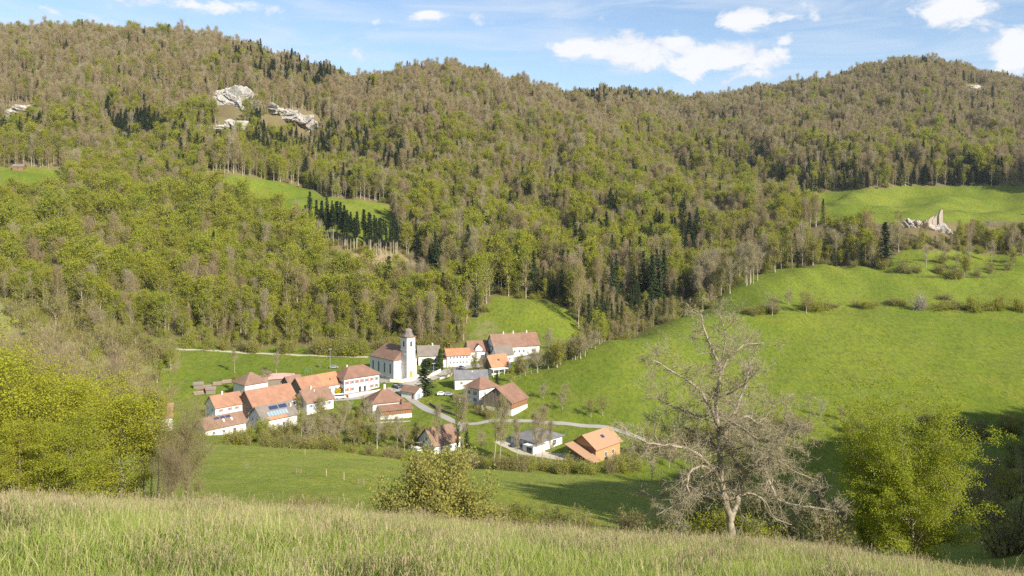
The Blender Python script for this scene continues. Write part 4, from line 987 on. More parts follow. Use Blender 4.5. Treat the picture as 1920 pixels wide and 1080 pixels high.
    h.box('carport_roof', -6.5, 2.5, -8.2, -4.55, 2.5, 2.8, 'window_frame')
    for x_ in (-6.2, -3.2, -.2, 2.1): h.box('carport_post', x_, x_ + .2, -8.0, -7.8, -2, 2.5, 'window_frame')
    h.box('white_stack', 4.2, 5.0, -5.6, -4.6, -2, 5.5, 'plaster_white')
    # --- lower right
    h = House('white_gable_house', 'white house with bluish gable and brown roof behind the round bush', 822, 842, 40, 10.5, 10, 3.6, 4.6, tile='tile_brown', wall='plaster_white', ov=.7)
    h.windows('L', [-.22, .1, .3], [1.0], 1.0, 1.3).windows('L', [.0], [4.0], 1.2, 1.3).windows('F', [-.2, .2], [1.0], 1.0, 1.2)
    MB().prism([(1, 3.4), (8.2, 1.5), (8.2, 1.75), (1, 3.7)], -8.5, -5.3).build('porch_roof', 'tile_grey', h.o)
    h.box('porch_wall', -8.2, -5.28, 1.3, 7.8, -3, 1.4, 'plaster_white')
    h.box('cross_wing', 1.5, 7.6, -3.0, 3.0, -3, 4.2, 'plaster_white'); MB().prism([(-3.4, 4.1), (3.4, 5.6), (3.4, 5.8), (-3.4, 4.3)], 1.4, 8.0).build('cross_roof', 'tile_brown', h.o)
    h = House('bungalow', 'white bungalow with low dark slate roof below the lane', 1006, 832, 44, 14, 13, 3.0, 2.6, roof='hip', tile='tile_slate', ov=.9)
    h.windows('L', [-.25, .1], [.9], 1.6, 1.5).windows('F', [-.3, .2], [.3], 1.8, 2.0)
    h.box('garage_wing', -10.2, -4, -8.2, -3, -3, 2.4, 'plaster_white').box('garage_roof', -10.5, -3.8, -8.5, -6.55, 2.4, 2.62, 'metal_grey').box('garage_gate', -10.26, -10.1, -7.6, -5.0, -.5, 1.9, 'car_dark')
    h = House('timber_house', 'new timber house with fresh orange roof boarding, still being built', 1117, 853, 47, 14.5, 11, 5.0, 3.6, tile='timber_fresh', wall='timber_new', ov=.9)
    h.windows('F', [-.1, .2], [1.0], 1.4, 1.6).on_roof('skylight', -.02, .09, .42, .62, 'solar_blue', .36)
    h.box('gable_cladding', -7.33, -7.22, -5.4, 5.4, -1, 4.9, 'timber_brown')
    MB().prism([(-8.0, 1.4), (4.2, 5.6), (4.2, 5.85), (-8.0, 1.65)], -12.8, -7.4).build('lean_to_roof', 'timber_fresh', h.o)
    for x_, y_, zt in ((-12.4, -7.5, 1.5), (-12.4, -2, 3.4), (-12.4, 3.6, 5.3), (-9.6, -7.5, 1.5)): h.box('post', x_, x_ + .25, y_, y_ + .25, -4, zt, 'timber_new')
    h.box('deck', -7, 7, -9.5, -5.6, -1.2, -.8, 'timber_new')
    h = House('hidden_house', 'white house with orange roof glimpsed through the trees at left', 284, 800, 20, 14, 8, 4.2, 3.8, tile='tile_orange')
    h.windows('F', [-.3, 0, .3], [1.4], 1.0, 1.2)
    h = House('field_barn', 'small wooden hut on the high pasture at far left', 36, 317, 10, 9, 6, 2.4, 2.0, tile='tile_grey', wall='timber_brown', cat='hut', ymin=600)
    h.door('F', 0, 1.6, 2.0, 'shutter_brown')
village()

# ------------------------------------------------------------------ the ruin and the cliffs
def rock(name, pos, size, seed, mat='limestone', jag=.3, sub=4, kind=True, lean=0.0, rotz=0.0, cracks=3.0):
    bm = bmesh.new(); bmesh.ops.create_icosphere(bm, subdivisions=sub, radius=1)
    r = np.random.RandomState(seed)
    co = np.array([v.co[:] for v in bm.verts])
    def nz(p, f, s): return snoise(p[:, 0] + .7 * p[:, 2], p[:, 1] - .6 * p[:, 2], 1 / f, s)
    d = 1 + jag * nz(co, .55, seed) + jag * .55 * nz(co, 1.3, seed + 1) + jag * .3 * nz(co, cracks, seed + 2)
    co = np.sign(co) * np.abs(co) ** .92 * d[:, None]
    co[:, 2] = np.round(co[:, 2] * 6) / 6 * .25 + co[:, 2] * .75        # bedding ledges
    for v, c in zip(bm.verts, co): v.co = (c[0] * size[0], c[1] * size[1] + lean * c[2] * size[2], c[2] * size[2])
    me = bpy.data.meshes.new(name); bm.to_mesh(me); bm.free(); me.materials.append(MATS[mat])
    o = link(name, me, None, pos, rotz)
    if kind: struct(o)
    return o
def cliffs():
    for i, (px, py, w_, h_, label, rz) in enumerate([
            (436, 192, 19, 14, 'large white limestone cliff on the left hillside', -.25), (462, 203, 9, 8, 'lower right corner of the large white cliff', -.3), (412, 180, 8, 6, 'upper left edge of the large white cliff', 0),
            (505, 207, 11, 5, 'upper ledge of the pale cliff band', -.35), (535, 219, 15, 8, 'middle of the pale cliff band', -.4), (565, 231, 13, 9, 'right half of the pale cliff band', -.45), (585, 241, 8, 7, 'right end of the pale cliff band', -.4),
            (446, 247, 13, 9, 'small white cliff below the large one', -.1), (410, 242, 9, 3, 'low ledge left of the small white cliff', 0),
            (45, 208, 12, 6, 'pale rocky slope at the far left', .2), (18, 222, 12, 3.5, 'pale scree ledge at the left edge', .3), (1822, 168, 14, 6, 'pale rock face near the right summit', 0), (1846, 168, 11, 5, 'broken rock face at the right summit', 0),
            (1190, 520, 7, 6, 'grey rock face above the gully', .3), (1200, 502, 3.5, 7, 'thin rock face above the gully', .3), (1005, 492, 2.5, 3, 'small rock in the wooded slope', 0)]):
        p = at(px, py, 430); s = p.y / 950 if p.y > 700 else 1.0
        o = rock('rock_face', (p.x, p.y - 1.5, p.z + h_ * .18), (w_ * 1.35, 6, h_ * .88), 200 + i, jag=.34, lean=.35, rotz=rz, sub=5, cracks=4.5); o['label'] = label
    # ruin
    p = at(1752, 424, 540)
    for i, (dx, dy, dz, sx, sy, sz, mt) in enumerate([(3, -3, -6, 7, 5, 8, 'limestone'), (-5, -2, -4, 6, 5, 5, 'ruin_stone'), (8.5, -3, -5, 4, 4, 5, 'limestone'), (-13, 0, 0, 5, 4, 4.5, 'ruin_stone'), (-20, 0, 1, 4, 4, 4, 'limestone'), (-26, 2, 1, 4, 3, 3, 'ruin_stone')]):
        o = rock('rock_outcrop', (p.x + dx, p.y + dy, gz(p.x + dx, p.y + dy) + dz + 1.5), (sx * .8, sy * .8, sz * .8), 300 + i, mt, .3); o['label'] = 'pale rock outcrop carrying the castle ruin'
    r = thing('castle_ruin', 'broken castle tower standing on a pale rock outcrop', 'ruin', (p.x, p.y, p.z), 0, None, .78)
    rng = random.Random(4)
    def jagged(w_, d_, z0, top, x, y, nm, mat='ruin_stone'):
        m = MB(); n = len(top)
        for k in range(n):
            m.box(x - w_ / 2 + w_ * k / n, x - w_ / 2 + w_ * (k + 1) / n + .003 * k, y - d_ / 2 - .02 * (k % 3), y + d_ / 2, z0, top[k])
        m.build(nm, mat, r)
    jagged(3.6, 2.4, -4, [10.5, 12.5, 14.2, 15.0, 15.6, 15.4, 15.0], 5.6, 0, 'tower_wall')
    jagged(5, 1.6, -2, [6.5, 8.0, 9.5, 11.0], 1.0, 1.0, 'tower_wall')
    jagged(9, 1.4, -3, [4, 5.5, 4.8, 6.5, 7.8, 8.6, 9.4], -4.5, 1.2, 'curtain_wall')
    jagged(7, 1.4, -3, [3.5, 4.4, 5.5, 5.0, 3.0], -17, 1.5, 'curtain_wall')
cliffs()

# ------------------------------------------------------------------ near trees
def near_pos(px, Y, sink=.1):
    x = (px - CX) / F * Y; return Vector((x, Y, gz(x, Y) - sink))
def walnut():
    """the old leafless tree on the slope: main limbs laid out one by one, finer branches grown from them"""
    rng = np.random.RandomState(77); Y0 = 46.0
    org = near_pos(1371, Y0, 0)
    def p3(lx, ly, dy=0.0):
        px = 1100 + lx / 2.16; py = 540 + ly / 2.16; Y = Y0 + dy
        return np.array([(px - CX) / F * Y - org.x, Y - org.y, ZC - (py - H0) / F * Y - org.z])
    L = [  # radius start, end, points (crop column, crop row, depth offset)
        (.30, .21, [(588, 1060, 0), (585, 1000, 0), (582, 935, 0)]),
        (.20, .045, [(582, 940, 0), (568, 880, -.3), (547, 800, -.5), (541, 700, -.5), (536, 620, -.3), (530, 545, 0), (524, 450, .3), (541, 340, .4), (512, 262, .2), (478, 175, .1), (462, 105, 0)]),
        (.17, .07, [(585, 940, 0), (606, 880, .4), (622, 800, .7), (612, 720, 1.0), (578, 665, 1.3), (560, 590, 1.4), (600, 500, 1.8), (640, 400, 2.2), (660, 300, 2.4)]),
        (.11, .03, [(618, 800, .7), (660, 740, .2), (712, 720, -.4), (742, 790, -.8), (780, 860, -1.2), (860, 880, -1.6), (930, 890, -1.8), (1010, 905, -2.0)]),
        (.10, .02, [(545, 790, -.5), (505, 730, -1.0), (440, 665, -1.6), (350, 638, -2.0), (255, 628, -2.4), (195, 600, -2.6), (125, 545, -2.9)]),
        (.08, .02, [(525, 745, -.8), (470, 722, -1.4), (418, 745, -1.9), (408, 800, -2.2), (415, 850, -2.4), (350, 882, -2.6), (285, 915, -2.8)]),
        (.10, .02, [(532, 560, -.1), (492, 470, -.9), (440, 398, -1.5), (360, 345, -2.2), (285, 300, -2.6), (250, 285, -2.8)]),
        (.08, .02, [(535, 380, .3), (572, 292, .9), (640, 232, 1.6), (722, 222, 2.0)]),
        (.06, .015, [(541, 330, .3), (562, 205, .5), (545, 125, .6), (522, 85, .6)]),
        (.09, .02, [(545, 575, 0), (580, 545, -.8), (640, 575, -1.8), (700, 615, -2.4), (745, 620, -2.9), (830, 570, -3.4), (905, 545, -3.6)]),
        (.08, .02, [(560, 590, 1.4), (640, 520, 1.9), (700, 545, 2.3), (760, 470, 2.6), (840, 430, 2.8)]),
        (.08, .02, [(620, 780, .7), (690, 700, 1.6), (760, 690, 2.1), (840, 740, 2.5), (935, 780, 2.8)]),
        (.07, .02, [(610, 850, .5), (660, 830, 1.3), (720, 860, 1.9), (760, 930, 2.2), (830, 960, 2.4)]),
        (.07, .02, [(556, 840, -.4), (500, 830, .6), (440, 850, 1.3), (380, 830, 1.8), (300, 850, 2.2), (220, 820, 2.5)]),
        (.08, .02, [(527, 500, .1), (470, 520, 1.0), (400, 500, 1.7), (330, 470, 2.1), (270, 440, 2.4)]),
        (.07, .02, [(524, 450, .2), (590, 420, -.9), (650, 380, -1.6), (690, 330, -2.0)]),
        (.07, .02, [(538, 650, -.4), (480, 610, .8), (410, 570, 1.6), (330, 560, 2.0), (240, 540, 2.3)]),
        (.07, .02, [(575, 670, 1.3), (650, 640, .4), (730, 660, -.5), (820, 640, -1.1), (900, 680, -1.4)]),
    ]
    ch = []; fine = []; tipsP = []; tipsD = []
    def child(p, d, ln, r, lvl):
        q, rr = limb(rng, p, d, ln, r, 5, [-.02, -.04, -.04][min(lvl, 2)], .23)
        (ch if lvl == 0 else fine).append((q, np.maximum(rr, .006), 4 if lvl == 0 else 3))
        if lvl < 2:
            for k in range([7, 5][lvl]):
                i = rng.randint(1, 6); dd = q[i] - q[i - 1]; dd /= np.linalg.norm(dd) + 1e-9
                child(q[i], dd * .5 + unit(rng, 1)[0] * .9 + np.array([0, 0, .12]), ln * rng.uniform(.35, .62), max(rr[i] * .6, .008), lvl + 1)
        for i in range(2, 6):
            dd = q[i] - q[i - 1]; dd /= np.linalg.norm(dd) + 1e-9; tipsP.append(q[i]); tipsD.append(dd)
    for r0, r1, pts in L:
        P = np.array([p3(*p) for p in pts]); n = len(P)
        t = np.linspace(0, n - 1, (n - 1) * 5 + 1); i0 = np.clip(t.astype(int), 0, n - 2); f = (t - i0)[:, None]
        pm = P[np.maximum(i0 - 1, 0)]; p1 = P[i0]; p2 = P[i0 + 1]; pn = P[np.minimum(i0 + 2, n - 1)]
        S = .5 * (2 * p1 + (p2 - pm) * f + (2 * pm - 5 * p1 + 4 * p2 - pn) * f ** 2 + (3 * p1 - pm - 3 * p2 + pn) * f ** 3)
        S[1:] += rng.normal(size=S[1:].shape) * .02
        R = np.linspace(r0, r1, len(S)) * (1 + .06 * rng.normal(size=len(S)))
        ch.append((S, R, 8))
        if r0 > .25: continue
        length = np.linalg.norm(np.diff(S, axis=0), axis=1).sum()
        m = int(length * 4.4)
        for k in range(m):
            u = .16 + .84 * (k + rng.uniform(0, 1)) / m; i = min(int(u * (len(S) - 1)), len(S) - 2)
            if S[i, 2] < 1.2: continue
            d = S[i + 1] - S[i]; d /= np.linalg.norm(d) + 1e-9
            child(S[i], d * .35 + unit(rng, 1)[0] * 1.0 + np.array([0, 0, .15]), rng.uniform(.6, 1.9) * (1.15 - .4 * u), R[i] * .42, 0)
    o = thing('leafless_tree', 'old leafless tree with spreading crooked limbs on the near slope', 'tree', tuple(org))
    v, q = tubes(ch[:1] + ch[1:]); link('trunk', fast_mesh('trunk', v, [q], ['bark_hero'], smooth=True), o)
    v, q = tubes(fine); link('branches', fast_mesh('branches', v, [q], ['lichen_twig']), o)
    P = np.array(tipsP); D = np.array(tipsD); k = rng.randint(0, len(P), 26000)
    d = D[k] + rng.normal(size=(len(k), 3)) * .7; d /= np.linalg.norm(d, axis=1, keepdims=True)
    v, t = slivers(rng, P[k], d, .30, .014); link('twigs', fast_mesh('twigs', v, [t], ['lichen_twig']), o)
    k = rng.randint(0, len(P), 5200); C = P[k] + rng.normal(size=(len(k), 3)) * .08
    v, q = leaves(rng, C, .028, .2); link('buds', fast_mesh('buds', v, [q], ['bud_yellow']), o)
walnut()

def near_protos():
    green_proto('nearbush', 120, h=9.2, r0=.16, base=.5, rx=4.7, nl=64, n=120000, size=.072, mat='leaf_green', sig=(.30, .30, .22), twigs=1500, sub=7, spread=(.1, 1.2), shape=.30, up=.10)
    green_proto('lefttree_0', 121, h=14.5, r0=.22, base=1.2, rx=4.8, nl=46, n=40000, size=.085, mat='leaf_beech', sig=(.5, .5, .2), twigs=1800, sub=6, spread=(.05, .9), shape=.55, up=.06, wood='bark_dark')
    green_proto('lefttree_1', 122, h=12.5, r0=.20, base=.8, rx=4.6, nl=42, n=36000, size=.085, mat='leaf_beech', sig=(.5, .5, .2), twigs=1600, sub=6, spread=(.05, .9), shape=.5, up=.06, wood='bark_dark')
    bare_proto('leftbare', 123, h=15, r0=.26, base=4, rx=5.2, nl=28, n=15000, ln=.8, wd=.034, mat='twig_brown', leaf=2500, lsize=.07, lmat='leaf_olive', sub=7, sig=.4, wood='bark_dark', spread=(.5, 1.15), shape=.5, jit=.6)
    bare_proto('birch', 124, h=13.5, r0=.13, base=5.5, rx=1.9, nl=22, n=2600, ln=.6, wd=.02, mat='twig_brown', leaf=7000, lsize=.085, lmat='leaf_green', sub=5, sig=.4, wood='bark_pale', spread=(.5, 1.2))
    bare_proto('brownshrub', 125, h=9.5, r0=.16, base=.6, rx=3.6, nl=34, n=22000, ln=.6, wd=.026, mat='twig_bush', leaf=3200, lsize=.06, lmat='leaf_olive', sub=7, sig=.34, wood='bark_dark', spread=(.5, 1.2), shape=.4, up=.5, jit=.7)
    rng = np.random.RandomState(131); ch = []; tips = []
    for k in range(26):                                      # round budding bush
        az = k * 2.4; el = rng.uniform(.3, 1.45)
        q, r = limb(rng, (math.cos(az) * .25, math.sin(az) * .25, -.1), (math.cos(az) * math.cos(el), math.sin(az) * math.cos(el), math.sin(el)), rng.uniform(2.2, 3.3), .045, 6, .03, .16)
        ch.append((q, r, 4)); tips.append(q[2:])
        for j in range(8):
            a = rng.randint(1, 6); q2, r2 = limb(rng, q[a], unit(rng, 1)[0] + np.array([0, 0, .2]), rng.uniform(.5, 1.1), .014, 3, 0, .25); ch.append((q2, r2, 3)); tips.append(q2[1:])
    tips = np.concatenate(tips); tips[:, 2] = np.maximum(tips[:, 2], .1)
    P = scatter(rng, tips, 9000, .16); C = scatter(rng, tips, 42000, .27); C[:, 2] = np.abs(C[:, 2])
    proto('roundbush', tubes(ch), cat([slivers(rng, P, outward(rng, P, np.array([0, 0, 1.2]), .2, .6), .32, .02), leaves(rng, C, .055, .3)]), 'bark_dark', ['twig_bush', 'bud_yellow'], [0, 1])
near_protos()
random.seed(3)
plant('nearbush', 'leafy_bush', 'large rounded green bush tree at the right, lower half in shade', near_pos(1712, 50, .3), 10.0, widen=1.12)
plant('nearbush', 'leafy_bush', 'narrow brownish bush top left of the large green bush', near_pos(1628, 54, .3), 9.6, rotz=2.0, widen=.5)
plant('roundbush', 'budding_bush', 'round budding bush standing just beyond the grass crest', near_pos(820, 44, .35), 3.5, widen=.80, category='bush')
for px, Y, h_, pn, lb in [(10, 92, 15.5, 'lefttree_0', 'bright green tree at the left picture edge'), (95, 84, 12.2, 'lefttree_1', 'bright green tree second from the left edge'), (165, 96, 13.6, 'lefttree_0', 'bright green tree in the middle of the left thicket'),
                         (228, 86, 11.6, 'lefttree_1', 'bright green tree at the right of the left thicket'), (-45, 82, 15.5, 'lefttree_1', 'bright green tree cut by the left edge'), (130, 78, 8.0, 'lefttree_1', 'low bright green tree in front of the left thicket'), (35, 76, 7.5, 'lefttree_0', 'low bright green bush tree at the lower left')]:
    plant(pn, 'hornbeam_tree', lb, near_pos(px, Y, .3), h_ * 1.06, widen=1.2, group='bright green trees of the left thicket')
for px, Y, h_, lb in [(205, 112, 21, 'large leafless tree rising behind the left thicket'), (110, 125, 24, 'leafless tree behind the bright green trees at left'), (25, 118, 24, 'leafless tree behind the thicket at left edge'), (268, 122, 18, 'leafless tree between thicket and village')]:
    plant('leftbare', 'leafless_tree', lb, near_pos(px, Y, .3), h_, 'leafless trees behind the left thicket')
for px, Y, h_, lb in [(284, 88, 12.6, 'slender pale trunked tree, left one of the close pair beside the brown shrub'), (297, 91, 12.2, 'slender pale trunked tree, right one of the close pair beside the brown shrub'), (270, 90, 10.0, 'slim pale trunked young tree left of the close pair')]:
    plant('birch', 'slender_tree', lb, near_pos(px, Y, .3), h_, 'slender pale trees beside the brown shrub')
plant('brownshrub', 'brown_shrub', 'big brown twiggy shrub where the left thicket meets the meadow', near_pos(352, 86, .3), 10.2, category='shrub')
plant('brownshrub', 'brown_shrub', 'lower brown twiggy shrub in front of the slender trees', near_pos(318, 82, .3), 6.5, rotz=1.1, category='shrub')
for i, (px, Y, h_, pn, lb) in enumerate([(935, 52, 2.2, 'shrub_0', 'dark shrub right of the round bush'), (975, 50, 2.3, 'shrub_2', 'low leafy shrub at the grass crest right of the round bush'), (1035, 60, 2.6, 'shrub_0', 'dark shrub in the shade left of the leafless tree'), (1090, 62, 2.4, 'shrub_0', 'dark shrub nearest the leafless tree in the shade'),
                                        (1330, 52, 2.0, 'shrub_2', 'green undergrowth left of the leafless trunk'), (1410, 50, 1.6, 'shrub_2', 'green undergrowth right of the leafless trunk'), (1470, 56, 2.0, 'shrub_0', 'dark undergrowth between leafless tree and green bush'), (1180, 70, 3.0, 'shrub_0', 'dark shrub behind the leafless tree'),
                                        (1250, 66, 2.6, 'shrub_1', 'brown shrub behind the leafless tree limbs'), (1890, 70, 5.0, 'shrub_0', 'dark shrub in shade at right edge'), (1560, 60, 3.0, 'shrub_0', 'dark shrub left of the green bush'), (560, 62, 1.3, 'shrub_0', 'low dark shrub below the left meadow'), (600, 64, 1.2, 'shrub_0', 'low dark scrub below the young tree guards')]):
    plant(pn, 'low_shrub', lb, near_pos(px, Y, .2), h_ * (.62 if 900 < px < 1300 else 1), category='shrub')
# a wood on the shoulder to the right, out of the picture; its shade falls on the slope below
def right_wood():
    rng = np.random.RandomState(9); P = []; K = []; S = []
    names = ['green_0', 'green_1', 'green_2', 'spruce_0']
    for y in np.arange(8, 250, 4.6):
        for x in np.arange(40, 330, 4.6):
            xx = x + rng.uniform(-2, 2); yy = y + rng.uniform(-2, 2)
            if CX + F * (xx - 10) / yy < 1935 or (yy < 40 and xx < 46 + max(0, 12 - yy)): continue
            if xx > 120 + yy * .9: continue
            s_ = float(np.interp(yy, (8, 40, 80, 250), (.36, .50, 1.2, 1.15)))
            P.append((xx, yy, gz(xx, yy) - .3)); K.append(rng.randint(0, 4)); S.append(s_ * rng.uniform(.85, 1.15))
    gn_scatter('hillside_wood', P, K, rng.uniform(0, 6.28, len(P)), S, names, 'dense wood on the shoulder right of the view')
right_wood()

# ------------------------------------------------------------------ trees and shrubs of the valley
def vpos(px, py, ymin=262): p = at(px, py, ymin); return (p.x, p.y, p.z - .12)
def vplant(pn, nm, lb, px, py, hpx, ymin=262, widen=1.0, category='tree', group=None, rotz=None):
    p = vpos(px, py, ymin); return plant(pn, nm, lb, p, hpx * p[1] / F, group, rotz, widen, category)
vplant('spruce_1', 'spruce_tree', 'dark spruce standing right of the white garage', 797, 742, 68, widen=1.9)
vplant('spruce_2', 'blue_spruce', 'small blue green spruce right of the white gabled house', 875, 840, 42, widen=1.2)
vplant('spruce_0', 'spruce_tree', 'dark spruce in the copse below the ruin', 1660, 500, 82, 470, 1.5)
vplant('spruce_0', 'young_spruce', 'small dark spruce beside the low dark roofed house', 932, 722, 24, widen=1.5)
vplant('column_0', 'clipped_cypress', 'clipped dark green column bush left of the church door', 758, 711, 18, widen=1.0, category='bush')
vplant('column_0', 'clipped_cypress', 'tall clipped green column right of the churchyard', 826, 694, 40, widen=.75, category='bush')
vplant('roundbush_0', 'clipped_bush', 'round yellow green bush right of the church tower', 804, 686, 14, category='bush')
vplant('forsythia_0', 'forsythia_bush', 'bright yellow flowering bush beside the white van', 632, 738, 11, category='bush')
vplant('garden_0', 'garden_tree', 'light green garden tree below the white farm annex', 491, 832, 48)
vplant('garden_1', 'garden_tree', 'olive garden tree below the solar farmhouse', 540, 832, 46)
vplant('orchard_1', 'garden_tree', 'yellowish budding tree at the corner of the solar farmhouse', 565, 820, 52)
vplant('orchard_1', 'garden_tree', 'yellowish budding tree below the brown roofed house', 592, 815, 46)
vplant('garden_1', 'garden_tree', 'small leafy tree against the brown roofed house', 561, 775, 34)
vplant('garden_0', 'garden_tree', 'green tree in the garden left of the hip roofed house', 680, 770, 26)
G_ = 'bare fruit trees in the gardens'
for px, py, hp_, pn, lb in [(610, 822, 42, 'orchard_0', 'bare fruit tree left of the garden path'), (640, 800, 44, 'orchard_0', 'bare fruit tree in the garden under the brown roofed house'), (655, 775, 30, 'blossom_0', 'pale blossoming tree near the white van'), (668, 820, 40, 'orchard_1', 'budding fruit tree beside the garden path'),
                           (690, 792, 44, 'orchard_0', 'grey bare tree against the balcony wall'), (707, 842, 78, 'tallbare_1', 'tall bare tree with pale trunk below the timber balcony'), (580, 838, 62, 'orchard_0', 'broad bare fruit tree at the meadow edge'), (545, 845, 40, 'orchard_1', 'budding fruit tree at the meadow edge'), (630, 838, 36, 'orchard_0', 'bare fruit tree right of the broad one at the meadow edge')]:
    vplant(pn, 'fruit_tree', lb, px, py, hp_, group=G_)
for px, py, hp_, pn, lb in [(819, 852, 92, 'tallbare_0', 'thin bare tree in front of the white gabled house'), (745, 850, 70, 'tallbare_0', 'thin bare tree beside the stream left of the white gabled house'), (858, 856, 108, 'ivytrunk_0', 'ivy clad slender tree, left of the pair by the drive'), (868, 856, 116, 'tallbare_0', 'slender bare tree, right of the pair by the drive'),
                           (925, 880, 138, 'tallbare_0', 'tall thin bare tree leaning over the stream, left of the bungalow'), (935, 880, 124, 'tallbare_0', 'thin bare tree close beside the tall leaning one'), (970, 880, 96, 'tallbare_0', 'thin bare tree in front of the bungalow'), (1005, 880, 108, 'tallbare_0', 'thin bare tree before the bungalow garage'),
                           (1017, 881, 118, 'tallbare_0', 'thin bare tree between bungalow and timber house'), (1032, 880, 92, 'tallbare_0', 'short thin bare tree by the building yard'), (903, 846, 40, 'orchard_0', 'small round bare tree left of the tall thin ones')]:
    o = vplant(pn, 'stream_tree', lb, px, py, hp_, 240, .8, group='thin trees along the stream')
    if 'leaning' in lb: o.rotation_euler = (0, .09, .3)
GM = 'small trees on the meadow slope'
for px, py, hp_, pn, lb in [(985, 705, 26, 'orchard_0', 'small bare tree on the meadow above the timber barn'), (1018, 748, 30, 'orchard_0', 'small bare tree right of the timber barn'), (1055, 768, 34, 'orchard_0', 'small bare tree on the meadow above the lane'), (1108, 783, 36, 'orchard_1', 'budding small tree above the bungalow'), (1130, 779, 38, 'orchard_1', 'budding small tree above the timber house'),
                           (1060, 745, 26, 'orchard_0', 'smallest bare tree in the middle of the lower meadow'), (1448, 592, 42, 'orchard_0', 'bare bushy tree at the left end of the meadow hedge'), (1478, 572, 30, 'orchard_0', 'thin bare tree in the meadow hedge'), (1512, 588, 46, 'orchard_1', 'leafing tree right of the bare ones in the meadow hedge'), (1540, 780, 34, 'blossom_0', 'pale bushy tree at the meadow foot behind the leafless tree'), (1580, 790, 30, 'orchard_0', 'small tree at the foot of the meadow left of green bush')]:
    vplant(pn, 'small_tree', lb, px, py, hp_, group=GM)
for px, py, hp_, pn, w_, lb in [(1725, 582, 30, 'shrub_3', .8, 'pale blossoming bush in the middle of the meadow hedge'), (1828, 584, 26, 'shrub_2', .85, 'green bush in the meadow hedge towards the right'), (1870, 580, 24, 'shrub_2', .8, 'small green bush right of the large hedge bush'), (1912, 584, 24, 'shrub_2', .8, 'green hedge bush at the right edge'),
                               (1560, 577, 9, 'shrub_0', 2.6, 'low brown hedge right of the leafing tree'), (1530, 578, 9, 'shrub_0', 2.0, 'low brown scrub in the meadow hedge'), (1640, 573, 7, 'shrub_0', 2.0, 'thin low scrub in mid meadow'), (1770, 560, 8, 'shrub_0', 3.0, 'low brown scrub above the pale bush'), (1690, 572, 8, 'shrub_0', 2.4, 'low scrub left of the pale bush')]:
    vplant(pn, 'hedge_bush', lb, px, py, hp_, 400, w_, 'bush')
vplant('shrub_2', 'round_bush', 'small round dark green bush on the slope below the ruin', 1766, 492, 14, 470, 1.2, 'bush')
for i, (px, py, hp_, pn, lb) in enumerate([(1028, 692, 74, 'tallbare_1', 'broad bare brown tree at the upper end of the village'), (1008, 700, 50, 'orchard_0', 'bare tree below the big farmhouse'), (1068, 672, 40, 'orchard_0', 'bare tree along the hedge above the meadow'), (1090, 660, 42, 'garden_1', 'olive tree along the hedge above the meadow'), (1124, 645, 62, 'garden_0', 'pale green tree at the mouth of the gully'),
                                          (1172, 612, 40, 'garden_1', 'grey green tree on the meadow rim'), (1045, 690, 46, 'garden_1', 'olive tree between broad bare tree and meadow'), (890, 700, 38, 'garden_1', 'leafy tree left of the orange cottage'), (905, 702, 34, 'orchard_0', 'bare tree left of the orange cottage'), (845, 712, 28, 'orchard_0', 'bare bush tree by the church square'),
                                          (975, 700, 36, 'garden_1', 'leafy tree right of the orange cottage'), (958, 716, 30, 'garden_0', 'green tree below the orange cottage'), (995, 690, 34, 'orchard_0', 'bare bush above the meadow fence'), (872, 762, 40, 'tallbare_1', 'bare tree left of the orange hipped house'), (858, 770, 34, 'orchard_0', 'bare tree above the lane bend'), (910, 780, 24, 'garden_1', 'bush at the corner of the timber barn'),
                                          (480, 735, 30, 'garden_1', 'olive tree behind the farm roofs'), (500, 725, 34, 'orchard_0', 'bare tree beside the pink carport'), (440, 735, 34, 'garden_1', 'leafy tree behind the white farmhouse'), (518, 700, 40, 'tallbare_1', 'thin bare tree in the field behind the carport'), (440, 700, 46, 'tallbare_0', 'thin dead tree in the field at left'), (600, 690, 14, 'orchard_0', 'small bare tree in the field beside the red shutter house')]):
    vplant(pn, 'village_tree', lb, px, py, hp_)
